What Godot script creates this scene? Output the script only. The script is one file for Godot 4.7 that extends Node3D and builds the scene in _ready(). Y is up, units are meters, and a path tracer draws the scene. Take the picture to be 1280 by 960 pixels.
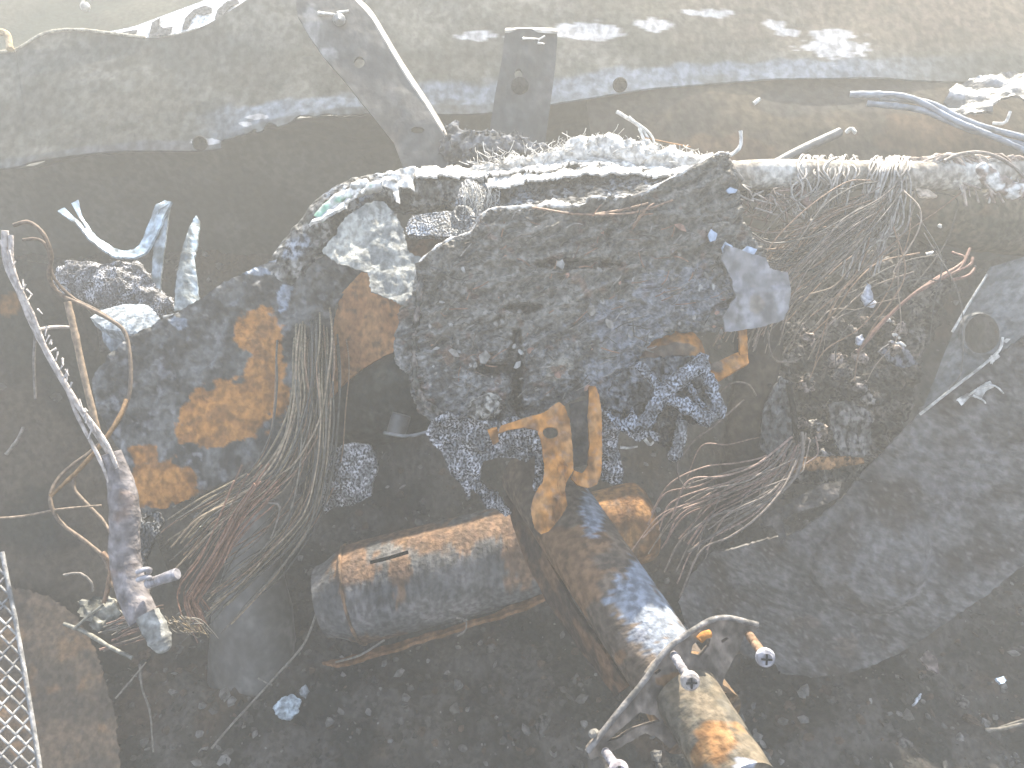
extends Node3D

# ---------------------------------------------------------------- camera frame (pixels of the 1280 x 960 photograph give directions; depths are metres along the view axis)
const CAM := Vector3(0, 1.30, 0)
const PITCH := 40.0
const FOV := 52.6
const FOC := 971.0
var fwd: Vector3
var upv: Vector3
var rng := RandomNumberGenerator.new()
var nA := FastNoiseLite.new()
var nB := FastNoiseLite.new()
var nC := FastNoiseLite.new()
var M := {}

class MB:
	var v := PackedVector3Array()
	var c := PackedColorArray()
	var i := PackedInt32Array()
	func add(p: Vector3, k: Color) -> int:
		v.append(p)
		c.append(k)
		return v.size() - 1
	func tri(a: int, b: int, d: int) -> void:
		i.append(a)
		i.append(b)
		i.append(d)
	func quad(a: int, b: int, d: int, e: int) -> void:
		tri(a, b, d)
		tri(a, d, e)
	func mesh(org: Vector3) -> ArrayMesh:
		var n := PackedVector3Array()
		n.resize(v.size())
		for k in range(0, i.size(), 3):
			var a := i[k]
			var b := i[k + 1]
			var d := i[k + 2]
			var f := (v[d] - v[a]).cross(v[b] - v[a])
			n[a] += f
			n[b] += f
			n[d] += f
		var o := PackedVector3Array()
		o.resize(v.size())
		for k in v.size():
			n[k] = n[k].normalized() if n[k].length_squared() > 0.0 else Vector3.UP
			o[k] = v[k] - org
		var arr := []
		arr.resize(Mesh.ARRAY_MAX)
		arr[Mesh.ARRAY_VERTEX] = o
		arr[Mesh.ARRAY_NORMAL] = n
		arr[Mesh.ARRAY_COLOR] = c
		arr[Mesh.ARRAY_INDEX] = i
		var m := ArrayMesh.new()
		m.add_surface_from_arrays(Mesh.PRIMITIVE_TRIANGLES, arr)
		return m

# ---------------------------------------------------------------- helpers
func W(x: float, y: float, d: float) -> Vector3:
	return CAM + (fwd + Vector3.RIGHT * ((x - 640.0) / FOC) + upv * ((480.0 - y) / FOC)) * d

func w3(a: Array) -> Vector3:
	return W(a[0], a[1], a[2])

func pix(p: Vector3) -> Vector2:
	var q := p - CAM
	var d := q.dot(fwd)
	return Vector2(640.0 + q.x / d * FOC, 480.0 - q.dot(upv) / d * FOC)

func plane_of(pl: Array) -> Plane:
	var a := w3(pl[0])
	var n := (w3(pl[1]) - a).cross(w3(pl[2]) - a).normalized()
	if n.dot(CAM - a) < 0.0:
		n = -n
	return Plane(n, a)

func on(pl: Plane, x: float, y: float) -> Vector3:
	var r := W(x, y, 1.0) - CAM
	return CAM + r * ((pl.d - pl.normal.dot(CAM)) / pl.normal.dot(r))

func K(r: float, g: float, b: float) -> Color:
	return Color(r, g, b)

func sm(a: float, b: float, x: float) -> float:
	var t := clampf((x - a) / (b - a), 0.0, 1.0)
	return t * t * (3.0 - 2.0 * t)

func fb(p: Vector3, f: float) -> float:      # smooth fractal noise, about -1 .. 1
	return nA.get_noise_3dv(p * f)

func rg(p: Vector3, f: float) -> float:      # ridged noise
	return nB.get_noise_3dv(p * f)

func spots(q: Vector2, es: Array, wob: float) -> float:   # stains that the photograph shows, with ragged outlines
	var m := -9.0
	for e in es:
		var dx: float = (q.x - e[0]) / e[2]
		var dy: float = (q.y - e[1]) / e[3]
		m = maxf(m, 1.0 - sqrt(dx * dx + dy * dy))
	return sm(-0.06, 0.10, m + wob)

func node_name(called: String) -> String:
	return called

func tag(o: Node3D, label: String, cat: String, group := "", kind := "") -> void:
	if label: o.set_meta("label", label)
	if cat: o.set_meta("category", cat)
	if group: o.set_meta("group", group)
	if kind: o.set_meta("kind", kind)

var used := {}
func T(called: String, label: String, cat: String, base: Vector3, group := "") -> Node3D:
	var o := Node3D.new()
	var k: int = used.get(called, 0)
	used[called] = k + 1
	o.name = called if k == 0 else "%s_%03d" % [called, k]
	add_child(o)
	o.position = base
	tag(o, label, cat, group, "thing")
	return o

func put(mb: MB, called: String, mat: Material, root: Node3D, parent: Node3D = null) -> MeshInstance3D:
	var o := MeshInstance3D.new()
	o.name = called
	o.mesh = mb.mesh(root.position)
	o.material_override = mat
	(parent if parent else root).add_child(o, true)
	return o

func cr(pts: Array, t: float) -> Vector3:     # Catmull-Rom over an array of Vector3, t in 0 .. size-1
	var n := pts.size()
	var k := clampi(int(t), 0, n - 2)
	var f := t - k
	var b: Vector3 = pts[k]
	var c: Vector3 = pts[k + 1]
	var a: Vector3 = pts[k - 1] if k > 0 else b * 2.0 - c
	var d: Vector3 = pts[k + 2] if k + 2 < n else c * 2.0 - b
	return b.cubic_interpolate(c, a, d, f)

func path3(px: Array) -> Array:
	var o := []
	for a in px:
		o.append(w3(a))
	return o

# tube along a curve; rad(s, ang, p) gives the radius, col(p, s, ang) the colour
func tube(mb: MB, pts: Array, seg: int, sides: int, rad: Callable, col: Callable, caps := true) -> void:
	var n := pts.size() - 1
	var side := Vector3.ZERO
	var start := mb.v.size()
	for a in seg + 1:
		var s := float(a) / seg
		var p := cr(pts, s * n)
		var q := cr(pts, minf(s + 0.002, 1.0) * n) - cr(pts, maxf(s - 0.002, 0.0) * n)
		var t := q.normalized()
		if side == Vector3.ZERO:
			side = t.cross(upv if absf(t.dot(upv)) < 0.9 else Vector3.RIGHT).normalized()
		side = (side - t * side.dot(t)).normalized()
		var oth := t.cross(side)
		for b in sides:
			var an := TAU * b / sides
			var dir := side * cos(an) + oth * sin(an)
			var pp := p + dir * float(rad.call(s, an, p))
			mb.add(pp, col.call(pp, s, an))
	for a in seg:
		for b in sides:
			var b2 := (b + 1) % sides
			mb.quad(start + (a + 1) * sides + b, start + (a + 1) * sides + b2, start + a * sides + b2, start + a * sides + b)
	if caps:
		for e in 2:
			var o := start + (seg * sides if e else 0)
			var mid := Vector3.ZERO
			for b in sides:
				mid += mb.v[o + b] / sides
			var first := mb.v.size()
			for b in sides:
				mb.add(mb.v[o + b], mb.c[o + b])
			var m := mb.add(mid, mb.c[o])
			for b in sides:
				var b2 := (b + 1) % sides
				if e: mb.tri(m, first + b2, first + b)
				else: mb.tri(m, first + b, first + b2)

func cst(x: float) -> Callable:
	return func(_s, _a, _p): return x

func flat(k: Color) -> Callable:
	return func(_p, _s, _a): return k

# a flat or gently dished plate of sheet, cut to an outline with holes; relief and colour by callables of (u, v, point, pixel)
func plate(mb: MB, outline: Array, pl: Array, thick: float, cell: float, hf: Callable, cf: Callable, jag := 0.0, holes := []) -> void:
	var P := plane_of(pl)
	var O := on(P, outline[0].x, outline[0].y)
	var N := P.normal
	var U := (Vector3.RIGHT - N * N.x).normalized()
	var V := N.cross(U)
	var rings := []
	for ring in [outline] + holes:
		var uv := PackedVector2Array()
		for q in ring:
			var p := on(P, q.x, q.y) - O
			uv.append(Vector2(p.dot(U), p.dot(V)))
		var fine := PackedVector2Array()
		for k in uv.size():
			var a := uv[k]
			var b := uv[(k + 1) % uv.size()]
			var m := maxi(1, int(a.distance_to(b) / cell))
			var nn := (b - a).orthogonal().normalized()
			for j in m:
				var q := a.lerp(b, float(j) / m)
				var w := O + U * q.x + V * q.y
				fine.append(q + nn * (fb(w, 160.0) * 1.0 + fb(w, 420.0) * 0.5) * jag)
		rings.append(fine)
	var out: PackedVector2Array = rings[0]
	var lo := out[0]
	var hi := out[0]
	for q in out:
		lo = lo.min(q)
		hi = hi.max(q)
	var nx := int((hi.x - lo.x) / cell) + 2
	var ny := int((hi.y - lo.y) / cell) + 2
	lo -= Vector2(cell, cell) * 0.37
	nx += 1
	ny += 1
	var edge := {}
	for ring in rings:
		for k in ring.size():
			var a: Vector2 = ring[k]
			var b: Vector2 = ring[(k + 1) % ring.size()]
			for f in [0.0, 0.34, 0.67]:
				var q := (a.lerp(b, f) - lo) / cell
				edge[int(q.y) * 10000 + int(q.x)] = true
	var keys := {}
	var front := MB.new()
	var pos2 := PackedVector2Array()
	var getv := func(q: Vector2) -> int:
		var key := Vector2i(roundi(q.x * 2e5), roundi(q.y * 2e5))
		if keys.has(key):
			return keys[key]
		var w := O + U * q.x + V * q.y
		var k := front.add(w + N * float(hf.call(q.x, q.y, w, pix(w))), cf.call(q.x, q.y, w, pix(w)))
		pos2.append(q)
		keys[key] = k
		return k
	for y in ny:
		for x in nx:
			var a := lo + Vector2(x, y) * cell
			var qd := PackedVector2Array([a, a + Vector2(cell, 0), a + Vector2(cell, cell), a + Vector2(0, cell)])
			if not edge.has(y * 10000 + x):
				var mid := a + Vector2(cell, cell) * 0.5
				if not Geometry2D.is_point_in_polygon(mid, out):
					continue
				var inhole := false
				for h in range(1, rings.size()):
					if Geometry2D.is_point_in_polygon(mid, rings[h]):
						inhole = true
				if inhole:
					continue
				front.quad(getv.call(qd[3]), getv.call(qd[2]), getv.call(qd[1]), getv.call(qd[0]))
			else:
				var parts := Geometry2D.intersect_polygons(qd, out)
				for h in range(1, rings.size()):
					var left := []
					for p in parts:
						for r in Geometry2D.clip_polygons(p, rings[h]):
							left.append(r)
					parts.assign(left)
				for p in parts:
					var t := Geometry2D.triangulate_polygon(p)
					for k in range(0, t.size(), 3):
						var p0: Vector2 = p[t[k]]
						var p1: Vector2 = p[t[k + 1]]
						var p2: Vector2 = p[t[k + 2]]
						if (p1 - p0).cross(p2 - p0) > 0.0:
							var sw := p1
							p1 = p2
							p2 = sw
						front.tri(getv.call(p0), getv.call(p1), getv.call(p2))
	var base := mb.v.size()
	var n := front.v.size()
	for k in n: mb.add(front.v[k], front.c[k])
	for k in front.i: mb.i.append(base + k)
	for k in n: mb.add(front.v[k] - N * thick, front.c[k])
	for k in range(0, front.i.size(), 3):
		mb.tri(base + n + front.i[k], base + n + front.i[k + 2], base + n + front.i[k + 1])
	for ring in rings:
		for k in ring.size():
			var q: Array = [ring[k], ring[(k + 1) % ring.size()]]
			var ids := []
			for e in q:
				var w: Vector3 = O + U * e.x + V * e.y
				var h: float = hf.call(e.x, e.y, w, pix(w))
				var kk: Color = cf.call(e.x, e.y, w, pix(w))
				ids.append(mb.add(w + N * h, kk))
				ids.append(mb.add(w + N * (h - thick), kk))
			mb.quad(ids[0], ids[2], ids[3], ids[1])

# a curved sheet through rows of control points [px, py, depth]; keep(s, t, point, pixel) can tear quads out
func loft(mb: MB, rows: Array, nu: int, nv: int, thick: float, hf: Callable, cf: Callable, keep = null) -> void:
	var R := []
	for r in rows:
		R.append(path3(r))
	var g := []
	for b in nv + 1:
		var t := float(b) / nv
		var line := []
		for a in nu + 1:
			var s := float(a) / nu
			var colm := []
			for r in R:
				colm.append(cr(r, s * (r.size() - 1)))
			line.append(cr(colm, t * (R.size() - 1)))
		g.append(line)
	var start := mb.v.size()
	var tot := (nu + 1) * (nv + 1)
	var F := []
	for b in nv + 1:
		for a in nu + 1:
			var p: Vector3 = g[b][a]
			var du: Vector3 = g[b][mini(a + 1, nu)] - g[b][maxi(a - 1, 0)]
			var dv: Vector3 = g[mini(b + 1, nv)][a] - g[maxi(b - 1, 0)][a]
			var n := du.cross(dv).normalized()
			if n.dot(CAM - p) < 0.0:
				n = -n
			var q := pix(p)
			var s := float(a) / nu
			var t := float(b) / nv
			mb.add(p + n * float(hf.call(s, t, p, q)), cf.call(s, t, p, q))
			F.append(n)
	for k in tot:
		mb.add(mb.v[start + k] - F[k] * thick, mb.c[start + k])
	var mb0: Vector3 = g[0][0]
	var flip: bool = ((g[1][1] as Vector3) - mb0).cross((g[0][1] as Vector3) - mb0).dot(F[0]) < 0.0
	var on_ := PackedByteArray()
	on_.resize(nu * nv)
	for b in nv:
		for a in nu:
			var p: Vector3 = g[b][a]
			on_[b * nu + a] = 1 if keep == null or keep.call((a + 0.5) / nu, (b + 0.5) / nv, p, pix(p)) else 0
	for b in nv:
		for a in nu:
			if not on_[b * nu + a]: continue
			var i0 := start + b * (nu + 1) + a
			var i1 := i0 + 1
			var i3 := i0 + nu + 1
			var i2 := i3 + 1
			if flip:
				mb.quad(i3, i2, i1, i0)
				mb.quad(i0 + tot, i1 + tot, i2 + tot, i3 + tot)
			else:
				mb.quad(i0, i1, i2, i3)
				mb.quad(i3 + tot, i2 + tot, i1 + tot, i0 + tot)
			for e in [[i0, i1, a, b - 1], [i1, i2, a + 1, b], [i2, i3, a, b + 1], [i3, i0, a - 1, b]]:
				if e[2] < 0 or e[3] < 0 or e[2] >= nu or e[3] >= nv or not on_[e[3] * nu + e[2]]:
					var w0 := mb.add(mb.v[e[0]], mb.c[e[0]])
					var w1 := mb.add(mb.v[e[1]], mb.c[e[1]])
					var w2 := mb.add(mb.v[e[1] + tot], mb.c[e[1]])
					var w4 := mb.add(mb.v[e[0] + tot], mb.c[e[0]])
					mb.quad(w0, w4, w2, w1)

# molten or crusted lumps: capsules [a, b, ra, rb] joined smoothly, roughened, meshed as surface nets
func melt(mb: MB, caps: Array, k: float, amp: float, freq: float, cell: float, cf: Callable, squash := 1.0) -> void:
	var lo := Vector3(1e9, 1e9, 1e9)
	var hi := -lo
	for c in caps:
		var r := Vector3.ONE * (maxf(c[2], c[3]) + amp * 2.0 + cell * 2.0)
		lo = lo.min(c[0] - r).min(c[1] - r)
		hi = hi.max(c[0] + r).max(c[1] + r)
	var nx := int((hi.x - lo.x) / cell) + 2
	var ny := int((hi.y - lo.y) / cell) + 2
	var nz := int((hi.z - lo.z) / cell) + 2
	var f := PackedFloat32Array()
	f.resize(nx * ny * nz)
	var id := 0
	for z in nz:
		for y in ny:
			for x in nx:
				var p := lo + Vector3(x, y, z) * cell
				var d := 1e9
				for c in caps:
					var a: Vector3 = c[0]
					var ba: Vector3 = c[1] - a
					var h := clampf((p - a).dot(ba) / maxf(ba.length_squared(), 1e-9), 0.0, 1.0)
					var e: Vector3 = p - a - ba * h
					if squash != 1.0:
						e -= fwd * e.dot(fwd) * (1.0 - squash)
					var dd := e.length() - lerpf(c[2], c[3], h)
					var m := maxf(k - absf(d - dd), 0.0) / k
					d = minf(d, dd) - m * m * k * 0.25
				if absf(d) < amp * 2.0 + cell * 2.0:
					d += (fb(p, freq) + 0.5 * rg(p, freq * 2.3)) * amp
				f[id] = d
				id += 1
	var vid := PackedInt32Array()
	vid.resize(nx * ny * nz)
	vid.fill(-1)
	var offs := [0, 1, nx, nx + 1, nx * ny, nx * ny + 1, nx * ny + nx, nx * ny + nx + 1]
	for z in nz - 1:
		for y in ny - 1:
			for x in nx - 1:
				var o := x + nx * (y + ny * z)
				var cnt := 0
				for q in 8:
					if f[o + offs[q]] < 0.0: cnt += 1
				if cnt == 0 or cnt == 8: continue
				var acc := Vector3.ZERO
				var w := 0
				for e in [[0, 1], [2, 3], [4, 5], [6, 7], [0, 2], [1, 3], [4, 6], [5, 7], [0, 4], [1, 5], [2, 6], [3, 7]]:
					var a := f[o + offs[e[0]]]
					var b := f[o + offs[e[1]]]
					if (a < 0.0) != (b < 0.0):
						var t := a / (a - b)
						var pa := Vector3(e[0] & 1, (e[0] >> 1) & 1, e[0] >> 2)
						var pb := Vector3(e[1] & 1, (e[1] >> 1) & 1, e[1] >> 2)
						acc += pa.lerp(pb, t)
						w += 1
				var p := lo + (Vector3(x, y, z) + acc / w) * cell
				vid[o] = mb.add(p, cf.call(p, 0.0, 0.0))
	for z in range(1, nz - 1):
		for y in range(1, ny - 1):
			for x in range(1, nx - 1):
				var o := x + nx * (y + ny * z)
				var s := f[o] < 0.0
				for ax in 3:
					var st: int = [1, nx, nx * ny][ax]
					if s == (f[o + st] < 0.0): continue
					var u: int = [nx, nx * ny, 1][ax]
					var w: int = [nx * ny, 1, nx][ax]
					var a := vid[o]
					var b := vid[o - u]
					var c := vid[o - u - w]
					var d := vid[o - w]
					if a < 0 or b < 0 or c < 0 or d < 0: continue
					if s: mb.quad(a, d, c, b)
					else: mb.quad(a, b, c, d)

# one wire through pixel points, with a little wander
func wire(root: Node3D, called: String, pts: Array, r: float, mat: Material, k: Color, wob := 0.002, parent: Node3D = null, taper := 0.6, sides := 6) -> MeshInstance3D:
	var p := []
	for a in pts:
		p.append((w3(a) if a is Array else a) + Vector3(rng.randf_range(-1, 1), rng.randf_range(-1, 1), rng.randf_range(-1, 1)) * wob)
	var mb := MB.new()
	var len_ := 0.0
	for j in p.size() - 1: len_ += p[j].distance_to(p[j + 1])
	var seg := clampi(int(len_ / 0.006), 5, 60)
	var ph := rng.randf() * 50.0
	tube(mb, p, seg, sides, func(s, _a, q): return r * (1.0 - (1.0 - taper) * s) * (1.0 + 0.25 * fb(q + Vector3(ph, 0, 0), 140.0)), func(q, _s, _a): return k * (0.75 + 0.5 * absf(fb(q + Vector3(0, ph, 0), 60.0))))
	return put(mb, called, mat, root, parent)

# a bundle: n wires that follow a path, spread[i] metres apart at point i
func bundle(root: Node3D, called: String, n: int, pts: Array, spread: Array, r: float, mat: Material, ks: Array, loose := 0.3) -> void:
	for j in n:
		var off := Vector3(rng.randfn(0, 0.5), rng.randfn(0, 0.5), rng.randfn(0, 0.5))
		var p := []
		var cut := pts.size() - (rng.randi() % 2 if rng.randf() < loose and pts.size() > 3 else 0)
		for a in cut:
			var jit := Vector3(rng.randf_range(-1, 1), rng.randf_range(-1, 1), rng.randf_range(-1, 1)) * 0.12
			p.append(w3(pts[a]) + (off + jit) * spread[a])
		wire(root, called, p, r * rng.randf_range(0.7, 1.2), mat, ks[rng.randi() % ks.size()], 0.0004, null, 0.8, 5)

func lathe(mb: MB, a: Vector3, b: Vector3, prof: Array, sides: int, cf: Callable) -> void:   # prof: [along 0..1, radius]
	var t := (b - a).normalized()
	var s := t.cross(Vector3.UP if absf(t.y) < 0.9 else Vector3.RIGHT).normalized()
	var o := t.cross(s)
	for j in prof.size() - 1:
		var first := mb.v.size()
		for e in 2:
			for q in sides:
				var an := TAU * q / sides
				var p: Vector3 = a.lerp(b, prof[j + e][0]) + (s * cos(an) + o * sin(an)) * prof[j + e][1]
				mb.add(p, cf.call(p, prof[j + e][0], an))
		for q in sides:
			var q2 := (q + 1) % sides
			mb.quad(first + sides + q, first + sides + q2, first + q2, first + q)

func texture(seed_: int, freq: float, oct: int, kind: int, lo: float, hi: float, a: float, b: float) -> ImageTexture:
	var n := FastNoiseLite.new()
	n.seed = seed_
	n.frequency = freq
	n.noise_type = FastNoiseLite.TYPE_SIMPLEX_SMOOTH if kind == 0 else FastNoiseLite.TYPE_CELLULAR
	n.fractal_type = FastNoiseLite.FRACTAL_FBM
	n.fractal_octaves = oct
	var im := n.get_seamless_image(512, 512)
	im.convert(Image.FORMAT_L8)
	var d := im.get_data()
	for k in d.size():
		d[k] = int(255.0 * lerpf(lo, hi, sm(a, b, d[k] / 255.0)))
	return ImageTexture.create_from_image(Image.create_from_data(512, 512, false, Image.FORMAT_L8, d))

func mat(called: String, tex: Texture2D, rough: float, metal: float, sc: float, bump: Texture2D, depth: float, spec := 0.4) -> StandardMaterial3D:
	var m := StandardMaterial3D.new()
	m.resource_name = called
	m.vertex_color_use_as_albedo = true
	m.albedo_texture = tex
	m.roughness = rough
	m.metallic = metal
	m.metallic_specular = spec
	m.uv1_triplanar = true
	m.uv1_world_triplanar = true
	m.uv1_scale = Vector3.ONE * sc
	if bump:
		m.heightmap_enabled = true
		m.heightmap_texture = bump
		m.heightmap_scale = depth
	m.cull_mode = BaseMaterial3D.CULL_DISABLED
	M[called] = m
	return m

# palette, real-world base colours (linear)
var SOOT := K(0.035, 0.034, 0.032)
var CHAR := K(0.075, 0.072, 0.066)
var CRUST := K(0.13, 0.125, 0.115)
var ASH := K(0.42, 0.41, 0.39)
var WHITE := K(0.72, 0.70, 0.66)
var RUST := K(0.46, 0.205, 0.055)
var RUSTD := K(0.15, 0.075, 0.035)
var RUSTL := K(0.42, 0.22, 0.09)
var STEEL := K(0.22, 0.225, 0.23)
var BLUE := K(0.30, 0.35, 0.43)
var COPPER := K(0.34, 0.19, 0.13)
var TAN := K(0.22, 0.17, 0.12)

func _ready() -> void:
	var pr := deg_to_rad(PITCH)
	fwd = Vector3(0, -sin(pr), -cos(pr))
	upv = Vector3(0, cos(pr), -sin(pr))
	# ---- camera
	var cam := Camera3D.new()
	cam.name = "camera"
	add_child(cam)
	cam.position = CAM
	cam.rotation_degrees = Vector3(-PITCH, 0, 0)
	cam.fov = FOV
	cam.near = 0.02
	cam.far = 50.0
	cam.current = true
	# ---- sky, haze, exposure
	var sky := ProceduralSkyMaterial.new()
	sky.sky_top_color = Color(0.46, 0.53, 0.64)
	sky.sky_horizon_color = Color(0.76, 0.79, 0.82)
	sky.ground_bottom_color = Color(0.20, 0.19, 0.17)
	sky.ground_horizon_color = Color(0.45, 0.43, 0.40)
	var env := Environment.new()
	env.background_mode = Environment.BG_SKY
	env.sky = Sky.new()
	env.sky.sky_material = sky
	env.background_energy_multiplier = 0.95
	env.tonemap_mode = Environment.TONE_MAPPER_LINEAR
	env.tonemap_exposure = 5.6
	env.volumetric_fog_enabled = true      # added haze in place of lens glare, scattering the sun forwards
	env.volumetric_fog_density = 0.135
	env.volumetric_fog_albedo = Color(0.97, 0.97, 0.95)
	env.volumetric_fog_anisotropy = 0.3
	env.sdfgi_enabled = true
	env.ssao_enabled = true
	env.ssil_enabled = true
	var we := WorldEnvironment.new()
	we.name = "environment"
	we.environment = env
	add_child(we)
	# ---- sun, ahead of the camera and high, a little to its right
	var sun := DirectionalLight3D.new()
	sun.name = "sun"
	add_child(sun)
	sun.look_at_from_position(Vector3(0.22, 0.61, -0.80), Vector3.ZERO)
	sun.light_energy = 1.6
	sun.light_angular_distance = 0.5
	sun.light_color = Color(1.0, 0.96, 0.89)
	sun.shadow_enabled = true

	rng.seed = 7
	for n in [nA, nB, nC]:
		n.noise_type = FastNoiseLite.TYPE_SIMPLEX_SMOOTH
		n.fractal_type = FastNoiseLite.FRACTAL_FBM
		n.fractal_octaves = 3
		n.frequency = 1.0
	nA.seed = 11
	nB.seed = 23
	nB.fractal_type = FastNoiseLite.FRACTAL_RIDGED
	nC.seed = 31
	nC.fractal_octaves = 5
	var grain := texture(3, 0.04, 5, 0, 0.66, 1.0, 0.22, 0.78)
	var speck := texture(5, 0.09, 3, 0, 0.12, 1.0, 0.40, 0.60)
	var pits := texture(9, 0.05, 4, 0, 0.25, 1.0, 0.30, 0.55)
	var fine := texture(13, 0.06, 5, 0, 0.0, 1.0, 0.2, 0.8)
	mat("char", grain, 0.95, 0.0, 4.0, fine, 0.14, 0.25)
	mat("crust", pits, 0.95, 0.0, 5.0, fine, 0.2, 0.25)
	mat("layered", grain, 0.95, 0.0, 7.0, fine, 0.12, 0.25)
	mat("rust", grain, 0.92, 0.0, 5.0, fine, 0.07, 0.25)
	mat("sheet", grain, 0.6, 0.2, 3.0, fine, 0.025, 0.5)
	mat("scorched", grain, 0.95, 0.0, 3.0, fine, 0.03, 0.15)
	mat("bare", grain, 0.5, 0.3, 5.0, fine, 0.05, 0.5)
	mat("slag", speck, 0.6, 0.25, 7.0, speck, 0.10, 0.5)
	mat("wire", grain, 0.7, 0.1, 9.0, null, 0.0, 0.4)
	mat("ash", grain, 0.97, 0.0, 6.0, fine, 0.06, 0.2)
	var tint := func(p: Vector3, a: Color, b: Color, f: float, bias := 0.0) -> Color:
		return a.lerp(b, sm(-0.15, 0.25, fb(p, f) + bias))

	setting(tint)
	top_panels(tint)
	beam(tint)
	cluster(tint)
	left_side(tint)
	middle(tint)
	right_side(tint)
	loose_bits(tint)

# ================================================================ the setting
func setting(tint: Callable) -> void:
	# floor: charred rubble bed of the footwell, rising to the toe board
	var xs := [-1.3, -1.1, -0.95]
	while xs[-1] < 0.9: xs.append(xs[-1] + 0.006)
	xs.append_array([1.1, 1.3])
	var zs := [-1.3, -1.2]
	while zs[-1] < -0.36: zs.append(zs[-1] + 0.006)
	zs.append_array([-0.25, 0.0, 0.4, 0.9])
	var mb := MB.new()
	for z in zs:
		for x in xs:
			var p := Vector3(x, 0.0, z)
			var toe := sm(-0.78, -1.15, z) * 0.28
			var h := fb(p, 5.0) * 0.025 + fb(p, 16.0) * 0.016 + fb(p, 50.0) * 0.006 + maxf(rg(p, 22.0), 0.0) * 0.006 + fb(p, 120.0) * 0.0025
			p.y = 0.33 + toe + h
			var k: Color = tint.call(p, K(0.035, 0.032, 0.029), K(0.085, 0.077, 0.068), 9.0)
			k = k.lerp(K(0.10, 0.095, 0.085), sm(0.3, 0.6, fb(p + Vector3(5, 0, 0), 40.0)) * 0.8)
			k = k.lerp(K(0.085, 0.055, 0.035), sm(0.25, 0.5, fb(p + Vector3(0, 9, 0), 6.0)) * 0.7)
			mb.add(p, k)
	var n := xs.size()
	for b in zs.size() - 1:
		for a in n - 1:
			mb.quad(b * n + a, (b + 1) * n + a, (b + 1) * n + a + 1, b * n + a + 1)
	var fl := MeshInstance3D.new()
	fl.name = "floor"
	fl.mesh = mb.mesh(Vector3.ZERO)
	fl.material_override = M.char
	add_child(fl)
	tag(fl, "charred footwell floor covered in dark fire rubble", "floor", "", "structure")
	# firewall
	var t := T("firewall", "sooty dark firewall sheet below the pale cowl lip", "panel", Vector3(0, 0.4, -1.1))
	mb = MB.new()
	var rows := []
	for y in [[0.915, -1.035], [0.80, -1.14], [0.62, -1.16], [0.35, -1.18]]:
		var r := []
		for x in [-1.2, -0.7, -0.35, 0.0, 0.35, 0.7, 1.2]:
			var p := Vector3(x, y[0], y[1]) - CAM
			var d := p.dot(fwd)
			r.append([640.0 + p.x / d * FOC, 480.0 - p.dot(upv) / d * FOC, d])
		rows.append(r)
	rows[0] = [[-419, 225, 1.1], [22, 203, 1.1], [331, 150, 1.1], [640, 122, 1.1], [949, 86, 1.16], [1258, 88, 1.16], [1700, 100, 1.16]]
	loft(mb, rows, 160, 60, 0.003, func(_s, _t, p, _q): return fb(p, 4.0) * 0.02 + fb(p, 14.0) * 0.005, func(_s, _t, p, _q): return tint.call(p, K(0.03, 0.033, 0.031), K(0.07, 0.07, 0.062), 6.0))
	put(mb, "panel", M.sheet, t)

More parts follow.
